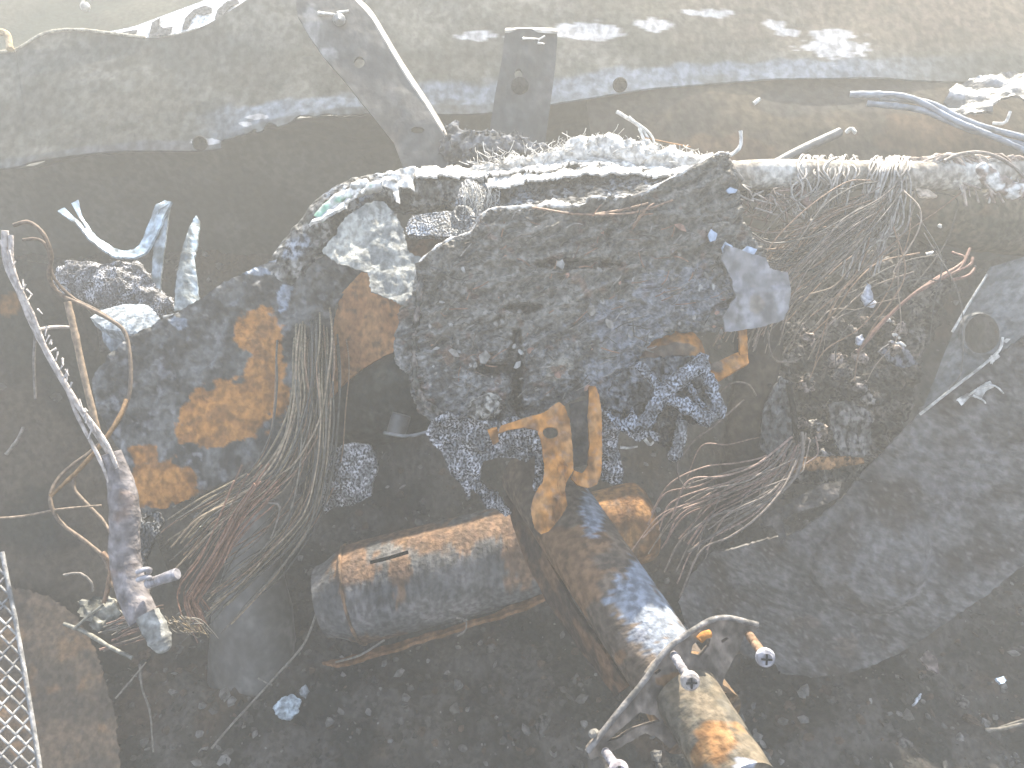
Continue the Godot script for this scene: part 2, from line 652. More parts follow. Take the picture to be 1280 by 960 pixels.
# ================================================================ cowl, hood, banner, straps
func top_panels(tint: Callable) -> void:
	# hood sheet beyond the cowl
	var t := T("hood_panel", "grey green hood sheet beyond the torn cowl edge", "panel", W(100, 30, 1.55))
	var mb := MB.new()
	loft(mb, [[[-260, -140, 1.9], [100, -140, 1.9], [420, -140, 1.9]], [[-260, 10, 1.62], [100, 10, 1.62], [420, -10, 1.62]], [[-260, 110, 1.42], [100, 100, 1.42], [420, 60, 1.46]]], 60, 40, 0.003,
		func(_s, _t, p, _q): return fb(p, 5.0) * 0.012, func(_s, _t, p, _q): return tint.call(p, K(0.022, 0.028, 0.024), K(0.04, 0.045, 0.038), 5.0))
	put(mb, "sheet", M.scorched, t)
	t = T("bent_screw", "small pale bent screw standing on the hood sheet", "screw", W(108, 10, 1.52))
	wire(t, "shaft", [[102, -12, 1.5], [104, 2, 1.5], [108, 8, 1.495]], 0.004, M.ash, ASH, 0.0)
	mb = MB.new()
	lathe(mb, W(104, 8, 1.495), W(111, 9, 1.49), [[0.0, 0.0], [0.05, 0.008], [0.6, 0.009], [1.0, 0.0]], 12, flat(ASH))
	put(mb, "head", M.ash, t)

	# cowl
	t = T("cowl_panel", "scorched curved cowl sheet with bare lip tinted with sky blue reflection and white flaked paint", "panel", W(640, 120, 1.1))
	mb = MB.new()
	var flakes := [[735, 40, 46, 12], [818, 34, 22, 9], [1042, 56, 36, 20], [968, 32, 14, 6], [985, 40, 18, 5], [600, 45, 26, 6], [322, 146, 14, 4], [308, 155, 9, 3], [255, 177, 18, 4], [890, 18, 30, 5]]
	var top := [[-200, 84, 1.131], [0, 66, 1.132], [22, 61, 1.131], [55, 42, 1.137], [92, 37, 1.137], [135, 41, 1.133], [182, 47, 1.130], [240, 38, 1.125], [312, -2, 1.137], [420, -70, 1.166], [640, -90, 1.173], [900, -90, 1.157], [1150, -90, 1.154], [1480, -90, 1.161]]
	var mid := [[-200, 120, 1.113], [0, 108, 1.111], [30, 103, 1.110], [65, 96, 1.110], [110, 92, 1.110], [160, 92, 1.108], [215, 90, 1.108], [280, 82, 1.103], [350, 62, 1.105], [440, 40, 1.111], [640, 30, 1.114], [900, 20, 1.102], [1150, 15, 1.102], [1480, 10, 1.111]]
	var crease := [[-200, 185, 1.081], [0, 172, 1.079], [40, 165, 1.079], [85, 158, 1.079], [130, 154, 1.079], [180, 148, 1.080], [235, 142, 1.082], [300, 132, 1.078], [370, 120, 1.076], [460, 108, 1.077], [640, 96, 1.081], [880, 76, 1.074], [1120, 70, 1.074], [1480, 66, 1.083]]
	var lip := [[-200, 226, 1.06], [0, 210, 1.06], [40, 202, 1.06], [85, 196, 1.06], [130, 191, 1.06], [190, 188, 1.06], [270, 186, 1.06], [312, 168, 1.06], [380, 152, 1.06], [470, 142, 1.06], [640, 137, 1.06], [880, 103, 1.06], [1080, 98, 1.06], [1480, 112, 1.06]]
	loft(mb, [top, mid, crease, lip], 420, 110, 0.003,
		func(s, tt, p, q): return fb(p, 4.0) * 0.006 + fb(p, 18.0) * 0.0004,
		func(s, tt, p, q):
			var k: Color = tint.call(p, K(0.075, 0.078, 0.07), K(0.115, 0.115, 0.104), 7.0)
			k = k.lerp(K(0.125, 0.098, 0.072), sm(620.0, 1150.0, q.x + fb(p, 5.0) * 200.0) * sm(0.75, 0.45, tt) * 0.8)
			k = k.lerp(K(0.16, 0.19, 0.235), sm(0.66, 0.72, tt + fb(p, 18.0) * 0.06 + fb(p, 5.0) * 0.05) * sm(220.0, 330.0, q.x) * sm(1250.0, 1000.0, q.x) * 0.8)  # blue sky reflection painted into the bare metal band
			k = k.lerp(K(0.075, 0.082, 0.09), sm(0.89, 0.93, tt + fb(p, 12.0) * 0.05) * sm(780.0, 560.0, q.x) * 0.9)
			k = k.lerp(K(0.05, 0.05, 0.046), sm(0.25, 0.5, fb(p * Vector3(0.35, 1, 1), 22.0)) * 0.55)
			return k.lerp(K(0.42, 0.42, 0.43), spots(q, flakes, fb(p, 60.0) * 0.5 + fb(p, 25.0) * 0.45) * 0.9),
		func(s, tt, p, q): return not (tt > 0.88 and q.x > 275.0 and q.x < 420.0 and tt + fb(p, 20.0) * 0.12 > 0.985))
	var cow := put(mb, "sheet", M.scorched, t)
	wire(t, "rolled_edge", [[-200, 83, 1.130], [0, 65, 1.130], [20, 62, 1.130], [55, 42, 1.130], [92, 37, 1.130], [135, 41, 1.130], [182, 47, 1.130]], 0.0022, M.ash, K(0.5, 0.45, 0.36), 0.0, null, 1.0)
	for h in [[775, 106, 1.05], [250, 179, 1.05]]:
		mb = MB.new()
		lathe(mb, w3(h), W(h[0], h[1], h[2] + 0.012), [[0.0, 0.009], [0.2, 0.010], [0.6, 0.007], [1.0, 0.0]], 16, flat(SOOT))
		put(mb, "plug", M.char, t)
	# hook at the cowl's torn corner
	t = T("bent_clip", "tan bent clip hooked over the torn cowl corner", "clip", W(8, 55, 1.15))
	wire(t, "clip", [[-14, 42, 1.125], [0, 40, 1.125], [9, 43, 1.125], [13, 62, 1.12]], 0.005, M.rust, K(0.5, 0.38, 0.24), 0.0, null, 1.0)
	# printed banner
	t = T("printed_strip", "white printed strip with cut off grey lettering beside hood sheet", "banner", W(220, 30, 1.19))
	var bp := [[130, 40, 1.15], [312, 0, 1.16], [230, 45, 1.14]]
	var strip := [Vector2(128, 41), Vector2(150, 37), Vector2(168, 33), Vector2(195, 23), Vector2(230, 10), Vector2(262, -2), Vector2(300, -20), Vector2(330, -20), Vector2(312, 0), Vector2(295, 14), Vector2(275, 25), Vector2(250, 34), Vector2(222, 42), Vector2(195, 47), Vector2(170, 47), Vector2(150, 44)]
	mb = MB.new()
	plate(mb, strip, bp, 0.0015, 0.005, func(_u, _v, p, _q): return 0.0, func(_u, _v, _p, _q): return K(0.80, 0.79, 0.77))
	put(mb, "sheet", M.ash, t)
	var letters := [
		[Vector2(146, 43), Vector2(158, 39), Vector2(172, 37), Vector2(168, 46), Vector2(155, 45)],
		[Vector2(190, 28), Vector2(200, 22), Vector2(199, 32), Vector2(205, 35), Vector2(216, 33), Vector2(213, 42), Vector2(200, 45), Vector2(186, 46)],
		[Vector2(228, 34), Vector2(232, 22), Vector2(242, 12), Vector2(256, 7), Vector2(265, 10), Vector2(264, 16), Vector2(254, 19), Vector2(246, 17), Vector2(239, 24), Vector2(236, 35), Vector2(228, 37)],
		[Vector2(268, 24), Vector2(272, 12), Vector2(283, 2), Vector2(296, -2), Vector2(299, 4), Vector2(288, 9), Vector2(280, 18), Vector2(277, 23)]]
	for l in letters:
		mb = MB.new()
		plate(mb, l, [[130, 40, 1.147], [312, 0, 1.157], [230, 45, 1.137]], 0.0005, 0.005, func(_u, _v, p, _q): return 0.0, func(_u, _v, _p, _q): return K(0.11, 0.11, 0.11))
		put(mb, "letter", M.ash, t)

	# the two strap brackets
	var ring := func(cx: float, cy: float, rx: float, ry: float) -> Array:
		var o := []
		for a in 14: o.append(Vector2(cx + cos(TAU * a / 14) * rx, cy + sin(TAU * a / 14) * ry))
		return o
	t = T("strap_bracket", "long steel strap bracket leaning from the crossbeam with round hole", "bracket", W(540, 200, 0.9))
	mb = MB.new()
	var sp := [[400, 20, 0.945], [470, 10, 0.95], [550, 200, 0.90]]
	var SP := plane_of(sp)
	var sd := func(x: float, y: float, back: float) -> Array: return [x, y, (on(SP, x, y) - CAM).dot(fwd) + back]
	plate(mb, [Vector2(365, -40), Vector2(372, 20), Vector2(385, 42), Vector2(404, 70), Vector2(430, 100), Vector2(460, 138), Vector2(492, 178), Vector2(505, 212), Vector2(575, 212), Vector2(562, 182), Vector2(535, 138), Vector2(500, 85), Vector2(462, 22), Vector2(440, -5), Vector2(432, -40)], sp, 0.004, 0.0035,
		func(u, v, p, q): return fb(p, 12.0) * 0.002 - 0.0045 * sm(7.0, 0.0, absf((q.x - 440.0) - (q.y - 55.0) * 0.74 - 4.0)) * 0.0,
		func(u, v, p, q): return tint.call(p, K(0.042, 0.042, 0.04), K(0.075, 0.073, 0.068), 14.0).lerp(K(0.16, 0.11, 0.07), sm(0.1, 0.4, fb(p, 9.0)) * 0.5 * sm(120.0, 190.0, q.y)).lerp(K(0.2, 0.195, 0.185), spots(q, [[388, 40, 12, 34], [410, 66, 14, 8]], fb(p, 60.0) * 0.4)),
		0.0, [ring.call(449, 78, 7, 7), ring.call(522, 163, 9, 4)])
	put(mb, "strap", M.sheet, t)
	mb = MB.new()      # folded stiffening flange along the sunny edge
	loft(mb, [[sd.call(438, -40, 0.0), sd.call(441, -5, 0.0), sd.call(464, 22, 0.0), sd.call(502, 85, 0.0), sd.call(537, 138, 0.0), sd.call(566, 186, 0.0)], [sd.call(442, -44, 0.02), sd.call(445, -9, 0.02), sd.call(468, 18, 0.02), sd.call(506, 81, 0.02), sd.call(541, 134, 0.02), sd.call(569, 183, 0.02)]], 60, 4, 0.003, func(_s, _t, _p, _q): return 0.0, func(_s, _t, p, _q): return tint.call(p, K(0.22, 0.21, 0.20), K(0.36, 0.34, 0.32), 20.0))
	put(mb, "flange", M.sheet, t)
	for e in [[[398, 17], [419, 18]], [[422, 17], [436, 14]]]:
		wire(t, "weld_bead", [sd.call(e[0][0], e[0][1], -0.003), sd.call(e[1][0], e[1][1], -0.003)], 0.0022, M.bare, WHITE, 0.0005)
	mb = MB.new()
	lathe(mb, W(424, 25, 0.945), W(424, 24, 0.928), [[0.0, 0.008], [0.6, 0.007], [1.0, 0.0]], 12, flat(STEEL))
	put(mb, "rivet", M.bare, t)

	t = T("strap_bracket", "short upright steel strap bracket standing behind ash covered beam", "bracket", W(650, 195, 0.92))
	mb = MB.new()
	plate(mb, [Vector2(631, 40), Vector2(632, 37), Vector2(696, 37), Vector2(697, 46), Vector2(694, 85), Vector2(688, 130), Vector2(683, 165), Vector2(678, 215), Vector2(607, 215), Vector2(612, 160), Vector2(619, 115), Vector2(627, 75)], [[632, 40, 0.925], [697, 40, 0.925], [650, 200, 0.905]], 0.004, 0.0035,
		func(u, v, p, q): return fb(p, 14.0) * 0.002 + 0.003 * cos((q.x - 655.0) / 34.0 * 3.1),
		func(u, v, p, q): return tint.call(p, K(0.045, 0.045, 0.042), K(0.08, 0.078, 0.072), 14.0),
		0.0, [ring.call(648, 94, 5, 7)])
	put(mb, "strap", M.sheet, t)
	mb = MB.new()
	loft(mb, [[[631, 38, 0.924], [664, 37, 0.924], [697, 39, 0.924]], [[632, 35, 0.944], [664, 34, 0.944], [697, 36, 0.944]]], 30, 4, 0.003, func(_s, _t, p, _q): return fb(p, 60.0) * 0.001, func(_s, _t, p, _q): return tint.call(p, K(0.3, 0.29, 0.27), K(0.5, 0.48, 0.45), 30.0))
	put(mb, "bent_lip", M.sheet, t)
	for e in [[[653, 48], [672, 49]], [[673, 50], [681, 45]], [[672, 54], [681, 55]]]:
		wire(t, "weld_bead", [[e[0][0], e[0][1], 0.918], [e[1][0], e[1][1], 0.918]], 0.0014, M.bare, WHITE, 0.0005)
	mb = MB.new()
	lathe(mb, W(650, 108, 0.918), W(650, 107, 0.906), [[0.0, 0.011], [0.7, 0.010], [1.0, 0.0]], 14, flat(SOOT))
	put(mb, "stud", M.char, t)

	# sheets below the cowl on the sunny side
	t = T("scorched_sheet", "tan scorched inner sheet under the cowl, smooth and dished", "panel", W(950, 180, 0.98))
	mb = MB.new()
	loft(mb, [[[730, 105, 1.085], [820, 90, 1.085], [950, 84, 1.085], [1120, 84, 1.085], [1300, 80, 1.085], [1450, 76, 1.085]], [[738, 165, 1.05], [830, 150, 1.05], [960, 150, 1.04], [1120, 150, 1.035], [1300, 150, 1.035], [1450, 150, 1.035]], [[745, 230, 1.04], [840, 235, 1.02], [970, 235, 1.01], [1120, 235, 1.01], [1300, 240, 1.01], [1450, 240, 1.01]]], 160, 50, 0.003,
		func(_s, _t, p, _q): return fb(p, 5.0) * 0.006 + fb(p, 26.0) * 0.0005,
		func(_s, _t, p, q): return tint.call(p, K(0.055, 0.050, 0.042), K(0.085, 0.068, 0.05), 6.0).lerp(K(0.12, 0.076, 0.046), spots(q, [[1180, 170, 90, 30], [900, 190, 70, 20]], fb(p, 20.0) * 0.5) * 0.6).lerp(K(0.05, 0.05, 0.048), spots(q, [[1070, 120, 60, 20], [980, 130, 40, 18]], fb(p, 24.0) * 0.5) * 0.7))
	put(mb, "sheet", M.scorched, t)
	t = T("bent_rod", "pale bluish bent rod bundle lying on the tan scorched sheet", "rod", W(1200, 165, 0.92))
	for e in [[[1060, 118, 0.99], [1130, 122, 0.97], [1190, 148, 0.95], [1240, 172, 0.93], [1300, 196, 0.92]], [[1085, 130, 0.985], [1150, 138, 0.965], [1210, 160, 0.945], [1300, 188, 0.92]], [[1100, 122, 0.985], [1160, 130, 0.965], [1215, 152, 0.945], [1300, 178, 0.92]]]:
		wire(t, "rod", e, 0.0042, M.sheet, BLUE * 0.8, 0.002, null, 0.8, 8)
	t = T("dark_bar", "straight dark bar running over the tan scorched sheet", "bar", W(990, 190, 0.95))
	mb = MB.new()
	tube(mb, path3([[955, 212, 0.99], [1000, 188, 1.0], [1050, 165, 1.01]]), 16, 8, cst(0.006), flat(K(0.10, 0.105, 0.11)))
	put(mb, "bar", M.sheet, t)
	t = T("crumpled_scrap", "crumpled grey metal scrap under the cowl by the pale rods", "scrap", W(1200, 110, 0.99))
	mb = MB.new()
	plate(mb, [Vector2(1180, 130), Vector2(1190, 105), Vector2(1230, 95), Vector2(1270, 88), Vector2(1320, 80), Vector2(1320, 120), Vector2(1250, 120), Vector2(1240, 135), Vector2(1210, 145)], [[1180, 110, 1.02], [1320, 80, 1.0], [1230, 145, 0.96]], 0.003, 0.004, func(_u, _v, p, _q): return fb(p, 30.0) * 0.010, func(_u, _v, p, _q): return tint.call(p, K(0.07, 0.07, 0.068), K(0.25, 0.26, 0.28), 30.0), 0.006)
	put(mb, "scrap", M.bare, t)
	for e in [["white twisted clip on the tan scorched sheet", [[1058, 166, 0.965], [1064, 161, 0.96], [1070, 166, 0.955]], 0.003], ["white hooked wire end above the beam's wrapped harness", [[1241, 155, 0.93], [1256, 154, 0.925], [1262, 140, 0.925]], 0.0022], ["small tan flake stuck to the scorched sheet", [[942, 130, 1.0], [950, 124, 1.0]], 0.003]]:
		t = T("metal_clip", e[0], "clip", w3(e[1][0]))
		wire(t, "clip", e[1], e[2], M.ash, WHITE, 0.0006, null, 0.8)

# ================================================================ crossbeam and what lies on it
func beam(tint: Callable) -> void:
	var t := T("crossbeam", "burnt steel crossbeam tube with white ash along its top", "beam", W(640, 240, 0.84))
	var mb := MB.new()
	tube(mb, path3([[350, 352, 0.84], [385, 305, 0.845], [425, 262, 0.845], [475, 242, 0.845], [540, 243, 0.845], [640, 246, 0.845], [760, 240, 0.84], [880, 230, 0.83], [960, 224, 0.82]]), 220, 40,
		func(s, a, p): return lerpf(0.024, 0.019, s) * (1.0 + 0.16 * fb(p, 22.0) + 0.06 * fb(p, 90.0)) * (0.8 + 0.2 * sm(0.0, 0.12, s)),
		func(p, s, a): return tint.call(p, K(0.055, 0.055, 0.05), K(0.15, 0.145, 0.135), 26.0).lerp(ASH, sm(0.05, 0.4, fb(p, 42.0) + 0.1) * 0.55).lerp(BLUE, sm(0.2, 0.4, fb(p + Vector3(3, 0, 0), 16.0)) * 0.5))
	put(mb, "tube", M.crust, t)
	mb = MB.new()
	tube(mb, path3([[905, 221, 0.80], [960, 218, 0.795], [1040, 219, 0.795], [1160, 220, 0.795], [1280, 216, 0.795], [1450, 210, 0.795]]), 120, 28,
		func(s, a, p): return 0.0150 * (1.0 + 0.03 * fb(p, 30.0)),
		func(p, s, a): return tint.call(p, K(0.36, 0.32, 0.27), K(0.58, 0.55, 0.50), 18.0))
	put(mb, "pale_tube", M.ash, t)
	# ash crust on the beam: fluffy residue
	t = T("ash_residue", "fluffy white ash and fibre residue heaped on the crossbeam", "ash", W(760, 205, 0.84))
	mb = MB.new()
	var caps := []
	var spine := [[596, 214, 0.845, 0.006], [640, 206, 0.85, 0.008], [690, 202, 0.85, 0.010], [725, 190, 0.85, 0.014], [760, 188, 0.85, 0.015], [800, 198, 0.84, 0.016], [840, 204, 0.83, 0.013], [875, 206, 0.82, 0.010]]
	for k in spine.size() - 1:
		caps.append([w3(spine[k]), w3(spine[k + 1]), spine[k][3], spine[k + 1][3]])
	melt(mb, caps, 0.012, 0.006, 75.0, 0.0026, func(p, _s, _a): return tint.call(p, K(0.5, 0.48, 0.45), WHITE, 60.0, 0.1))
	put(mb, "crust", M.ash, t)
	mb = MB.new()
	for k in 420:
		var s := rng.randf() * 0.999 * (spine.size() - 1)
		var a: Array = spine[int(s)]
		var b: Array = spine[int(s) + 1]
		var f := s - int(s)
		var o := w3(a).lerp(w3(b), f) + Vector3(rng.randfn(0, 0.006), rng.randf_range(0.0, 0.014), rng.randfn(0, 0.008))
		var d := Vector3(rng.randfn(0, 1), rng.randfn(0.5, 0.7), rng.randfn(0, 1)).normalized() * rng.randf_range(0.005, 0.016)
		tube(mb, [o, o + d * 0.5 + Vector3(rng.randfn(0, 0.002), 0, 0), o + d], 3, 3, cst(0.0005), flat(WHITE * rng.randf_range(0.6, 1.0)), false)
	put(mb, "fibres", M.ash, t).set_meta("kind", "stuff")
	var bed := func(front: Array, back: Array, called: String, own: Node3D) -> void:  # added ash sheets, tilted to the sun to burn out the beam top
		var b := MB.new()
		loft(b, [front, back], 140, 16, 0.002, func(_s, _t, p, _q): return fb(p, 50.0) * 0.004 + fb(p, 150.0) * 0.0018, func(_s, _t, p, _q): return tint.call(p, K(0.48, 0.46, 0.43), WHITE, 60.0, 0.1), func(_s, tt, p, _q): return absf(tt - 0.5) + fb(p, 45.0) * 0.35 + fb(p, 120.0) * 0.25 < 0.46)
		put(b, called, M.ash, own)
	bed.call([[590, 222, 0.815], [650, 216, 0.82], [720, 208, 0.82], [790, 212, 0.815], [850, 214, 0.805], [905, 204, 0.79]], [[590, 206, 0.865], [650, 200, 0.87], [720, 184, 0.87], [790, 184, 0.865], [850, 192, 0.855], [905, 192, 0.84]], "added_ash_bed", t)
	bed.call([[610, 236, 0.79], [680, 224, 0.795], [760, 216, 0.795], [840, 220, 0.785], [905, 210, 0.77]], [[610, 224, 0.825], [680, 214, 0.83], [760, 206, 0.83], [840, 208, 0.82], [905, 200, 0.805]], "added_ash_bed", t)
	bed.call([[430, 252, 0.805], [470, 232, 0.812], [520, 222, 0.815], [570, 220, 0.818], [605, 224, 0.82]], [[424, 244, 0.85], [466, 222, 0.86], [518, 209, 0.862], [570, 208, 0.862], [605, 212, 0.86]], "added_ash_bed", t)
	# second rim of the slag trough below the residue
	t = T("slag_trough", "grey blue slag trough between the ash heap and cluster slab", "slag", W(760, 240, 0.80))
	mb = MB.new()
	loft(mb, [[[618, 232, 0.825], [680, 218, 0.825], [760, 212, 0.82], [840, 212, 0.81], [910, 205, 0.79]], [[618, 262, 0.80], [690, 245, 0.80], [760, 238, 0.795], [840, 228, 0.785], [910, 212, 0.77]], [[618, 285, 0.755], [690, 275, 0.752], [760, 262, 0.75], [840, 245, 0.745], [910, 222, 0.74]]], 150, 40, 0.004,
		func(_s, _t, p, _q): return fb(p, 28.0) * 0.006 + fb(p, 90.0) * 0.002, func(_s, _t, p, q): return tint.call(p, K(0.10, 0.10, 0.10), K(0.24, 0.26, 0.29), 22.0).lerp(ASH, sm(0.2, 0.5, fb(p, 60.0)) * 0.6))
	put(mb, "slag", M.crust, t)
	# clump of ash on the rim of the slab
	t = T("ash_clump", "small bright ash clump on the cluster slab's upper rim", "ash", W(690, 262, 0.76))
	mb = MB.new()
	melt(mb, [[W(660, 264, 0.718), W(690, 258, 0.72), 0.003, 0.006], [W(690, 258, 0.72), W(722, 260, 0.718), 0.006, 0.003]], 0.005, 0.003, 150.0, 0.0015, func(p, _s, _a): return WHITE)
	put(mb, "crust", M.ash, t)
	t = T("fibre_clump", "grey fibrous clump wedged between the two strap brackets behind beam", "clump", W(610, 190, 0.89))
	mb = MB.new()
	melt(mb, [[W(570, 185, 0.90), W(600, 192, 0.895), 0.018, 0.022], [W(600, 192, 0.895), W(640, 190, 0.885), 0.020, 0.020], [W(568, 160, 0.91), W(575, 185, 0.90), 0.008, 0.014], [W(640, 192, 0.885), W(690, 196, 0.88), 0.016, 0.012]], 0.012, 0.013, 95.0, 0.0026, func(p, _s, _a): return tint.call(p, K(0.07, 0.072, 0.076), K(0.17, 0.175, 0.185), 40.0))
	put(mb, "clump", M.ash, t)
	# boss with wire fuzz
	t = T("mounting_boss", "round grey mounting boss with frayed white wires over it", "boss", W(585, 275, 0.80))
	mb = MB.new()
	plate(mb, [Vector2(507, 284), Vector2(515, 270), Vector2(545, 265), Vector2(566, 262), Vector2(576, 232), Vector2(584, 222), Vector2(600, 230), Vector2(624, 240), Vector2(625, 272), Vector2(608, 288), Vector2(590, 298), Vector2(560, 296), Vector2(508, 293)], [[510, 285, 0.80], [625, 270, 0.79], [584, 222, 0.815]], 0.006, 0.0022,
		func(u, v, p, q):
			var d := Vector2(q.x - 578.0, q.y - 268.0).length()
			return fb(p, 60.0) * 0.0015 - 0.004 * sm(9.0, 6.0, d) + 0.0035 * sm(14.0, 9.0, d) - 0.002 * sm(20.0, 17.0, d),
		func(u, v, p, q): return tint.call(p, K(0.16, 0.165, 0.17), K(0.27, 0.28, 0.30), 40.0).lerp(BLUE * 1.1, spots(q, [[525, 287, 20, 7]], fb(p, 50.0) * 0.3) * 0.7), 0.0012)
	put(mb, "plate", M.slag, t)
	for k in 46:
		var x := rng.randf_range(576, 624)
		var y := rng.randf_range(222, 236) + (x - 576.0) * 0.16
		var l := rng.randf_range(8, 38)
		wire(t, "frayed_wire", [[x, y, 0.80], [x + rng.randf_range(-6, 8), y + l * 0.5, 0.79], [x + rng.randf_range(-12, 12), y + l, 0.795]], 0.0005, M.ash, WHITE, 0.0006, null, 0.6, 3)
	# cap, tab and shards along the beam's bend
	t = T("torn_tab", "torn white foil tab folded over the beam", "scrap", W(500, 225, 0.81))
	mb = MB.new()
	plate(mb, [Vector2(477, 222), Vector2(500, 211), Vector2(520, 208), Vector2(516, 225), Vector2(519, 241), Vector2(508, 233), Vector2(498, 234), Vector2(500, 254), Vector2(495, 252), Vector2(490, 236), Vector2(478, 232)], [[477, 222, 0.82], [520, 208, 0.825], [500, 254, 0.80]], 0.0015, 0.0022, func(_u, _v, p, _q): return fb(p, 70.0) * 0.004, func(_u, _v, p, _q): return tint.call(p, ASH, WHITE, 60.0), 0.001)
	put(mb, "foil", M.ash, t)
	t = T("glass_nugget", "small clear grey nugget sitting on the beam's bend", "nugget", W(450, 232, 0.82))
	mb = MB.new()
	melt(mb, [[W(444, 234, 0.82), W(456, 230, 0.82), 0.006, 0.006]], 0.004, 0.002, 120.0, 0.0016, func(p, _s, _a): return tint.call(p, K(0.3, 0.31, 0.3), WHITE, 80.0))
	put(mb, "nugget", M.bare, t)
	t = T("melted_strip", "greenish white melted strip along the beam's outer bend", "strip", W(410, 258, 0.82))
	mb = MB.new()
	tube(mb, path3([[398, 274, 0.818], [412, 258, 0.82], [430, 246, 0.822], [452, 238, 0.822], [478, 232, 0.822]]), 40, 12, func(s, a, p): return 0.006 * (1.0 + 0.4 * fb(p, 90.0)), func(p, s, a): return tint.call(p, K(0.22, 0.42, 0.30), WHITE, 50.0, 0.1 + (s - 0.3) * 0.8))
	put(mb, "strip", M.bare, t)
	t = T("metal_shard", "bright bluish shard below the melted strip on beam bend", "shard", W(415, 265, 0.815))
	mb = MB.new()
	plate(mb, [Vector2(385, 280), Vector2(400, 268), Vector2(412, 258), Vector2(435, 248), Vector2(432, 258), Vector2(415, 266), Vector2(400, 275)], [[385, 280, 0.81], [435, 248, 0.815], [432, 258, 0.805]], 0.003, 0.002, func(_u, _v, p, _q): return fb(p, 80.0) * 0.002, func(_u, _v, p, _q): return tint.call(p, BLUE, WHITE, 60.0, 0.15), 0.0008)
	put(mb, "shard", M.bare, t)
	# pale flake
	t = T("melted_flake", "pale translucent grey melted flake hanging beside cluster slab", "flake", W(470, 320, 0.79))
	mb = MB.new()
	plate(mb, [Vector2(401, 312), Vector2(412, 300), Vector2(420, 290), Vector2(424, 282), Vector2(435, 270), Vector2(446, 262), Vector2(460, 255), Vector2(480, 252), Vector2(495, 267), Vector2(505, 290), Vector2(510, 315), Vector2(528, 322), Vector2(524, 350), Vector2(510, 385), Vector2(500, 380), Vector2(485, 372), Vector2(464, 366), Vector2(460, 340), Vector2(450, 338), Vector2(422, 328)], [[401, 312, 0.795], [480, 252, 0.81], [510, 380, 0.765]], 0.0022, 0.0016,
		func(u, v, p, q): return fb(p, 18.0) * 0.006 + fb(p, 70.0) * 0.0016,
		func(u, v, p, q): return tint.call(p, K(0.24, 0.25, 0.24), K(0.40, 0.40, 0.37), 22.0).lerp(K(0.5, 0.49, 0.44), spots(q, [[420, 310, 30, 14], [440, 285, 14, 16]], fb(p, 40.0) * 0.5) * 0.7).lerp(K(0.12, 0.12, 0.115), sm(0.1, 0.4, fb(p, 70.0)) * spots(q, [[475, 268, 30, 18]], fb(p, 50.0) * 0.6)), 0.0018)
	var fm: StandardMaterial3D = M.ash.duplicate()
	fm.backlight_enabled = true
	fm.backlight = Color(0.5, 0.5, 0.48)
	put(mb, "flake", fm, t)
	# straggling fibres
	t = T("frayed_strand", "frayed white strand sticking up from the ash heap", "strand", W(820, 185, 0.83))
	for e in [[[770, 140, 0.86], [785, 150, 0.855], [800, 158, 0.85], [815, 172, 0.845], [822, 198, 0.84]], [[785, 148, 0.855], [805, 166, 0.85], [818, 190, 0.84]], [[800, 160, 0.85], [808, 180, 0.845], [812, 200, 0.84]], [[806, 174, 0.848], [826, 190, 0.84], [838, 202, 0.835]]]:
		wire(t, "strand", e, 0.0022, M.ash, WHITE, 0.0015, null, 0.4, 5)
	t = T("copper_wire", "thin straight copper wire beside the frayed white strand", "wire", W(840, 178, 0.84))
	wire(t, "wire", [[806, 172, 0.846], [830, 177, 0.843], [864, 184, 0.838]], 0.0008, M.wire, RUSTL, 0.0004)
	t = T("curled_strand", "curled white strand standing on the slab's upper corner", "strand", W(918, 190, 0.78))
	wire(t, "strand", [[912, 194, 0.715], [922, 188, 0.72], [927, 178, 0.72], [926, 164, 0.72]], 0.0018, M.ash, WHITE, 0.0004, null, 1.0)

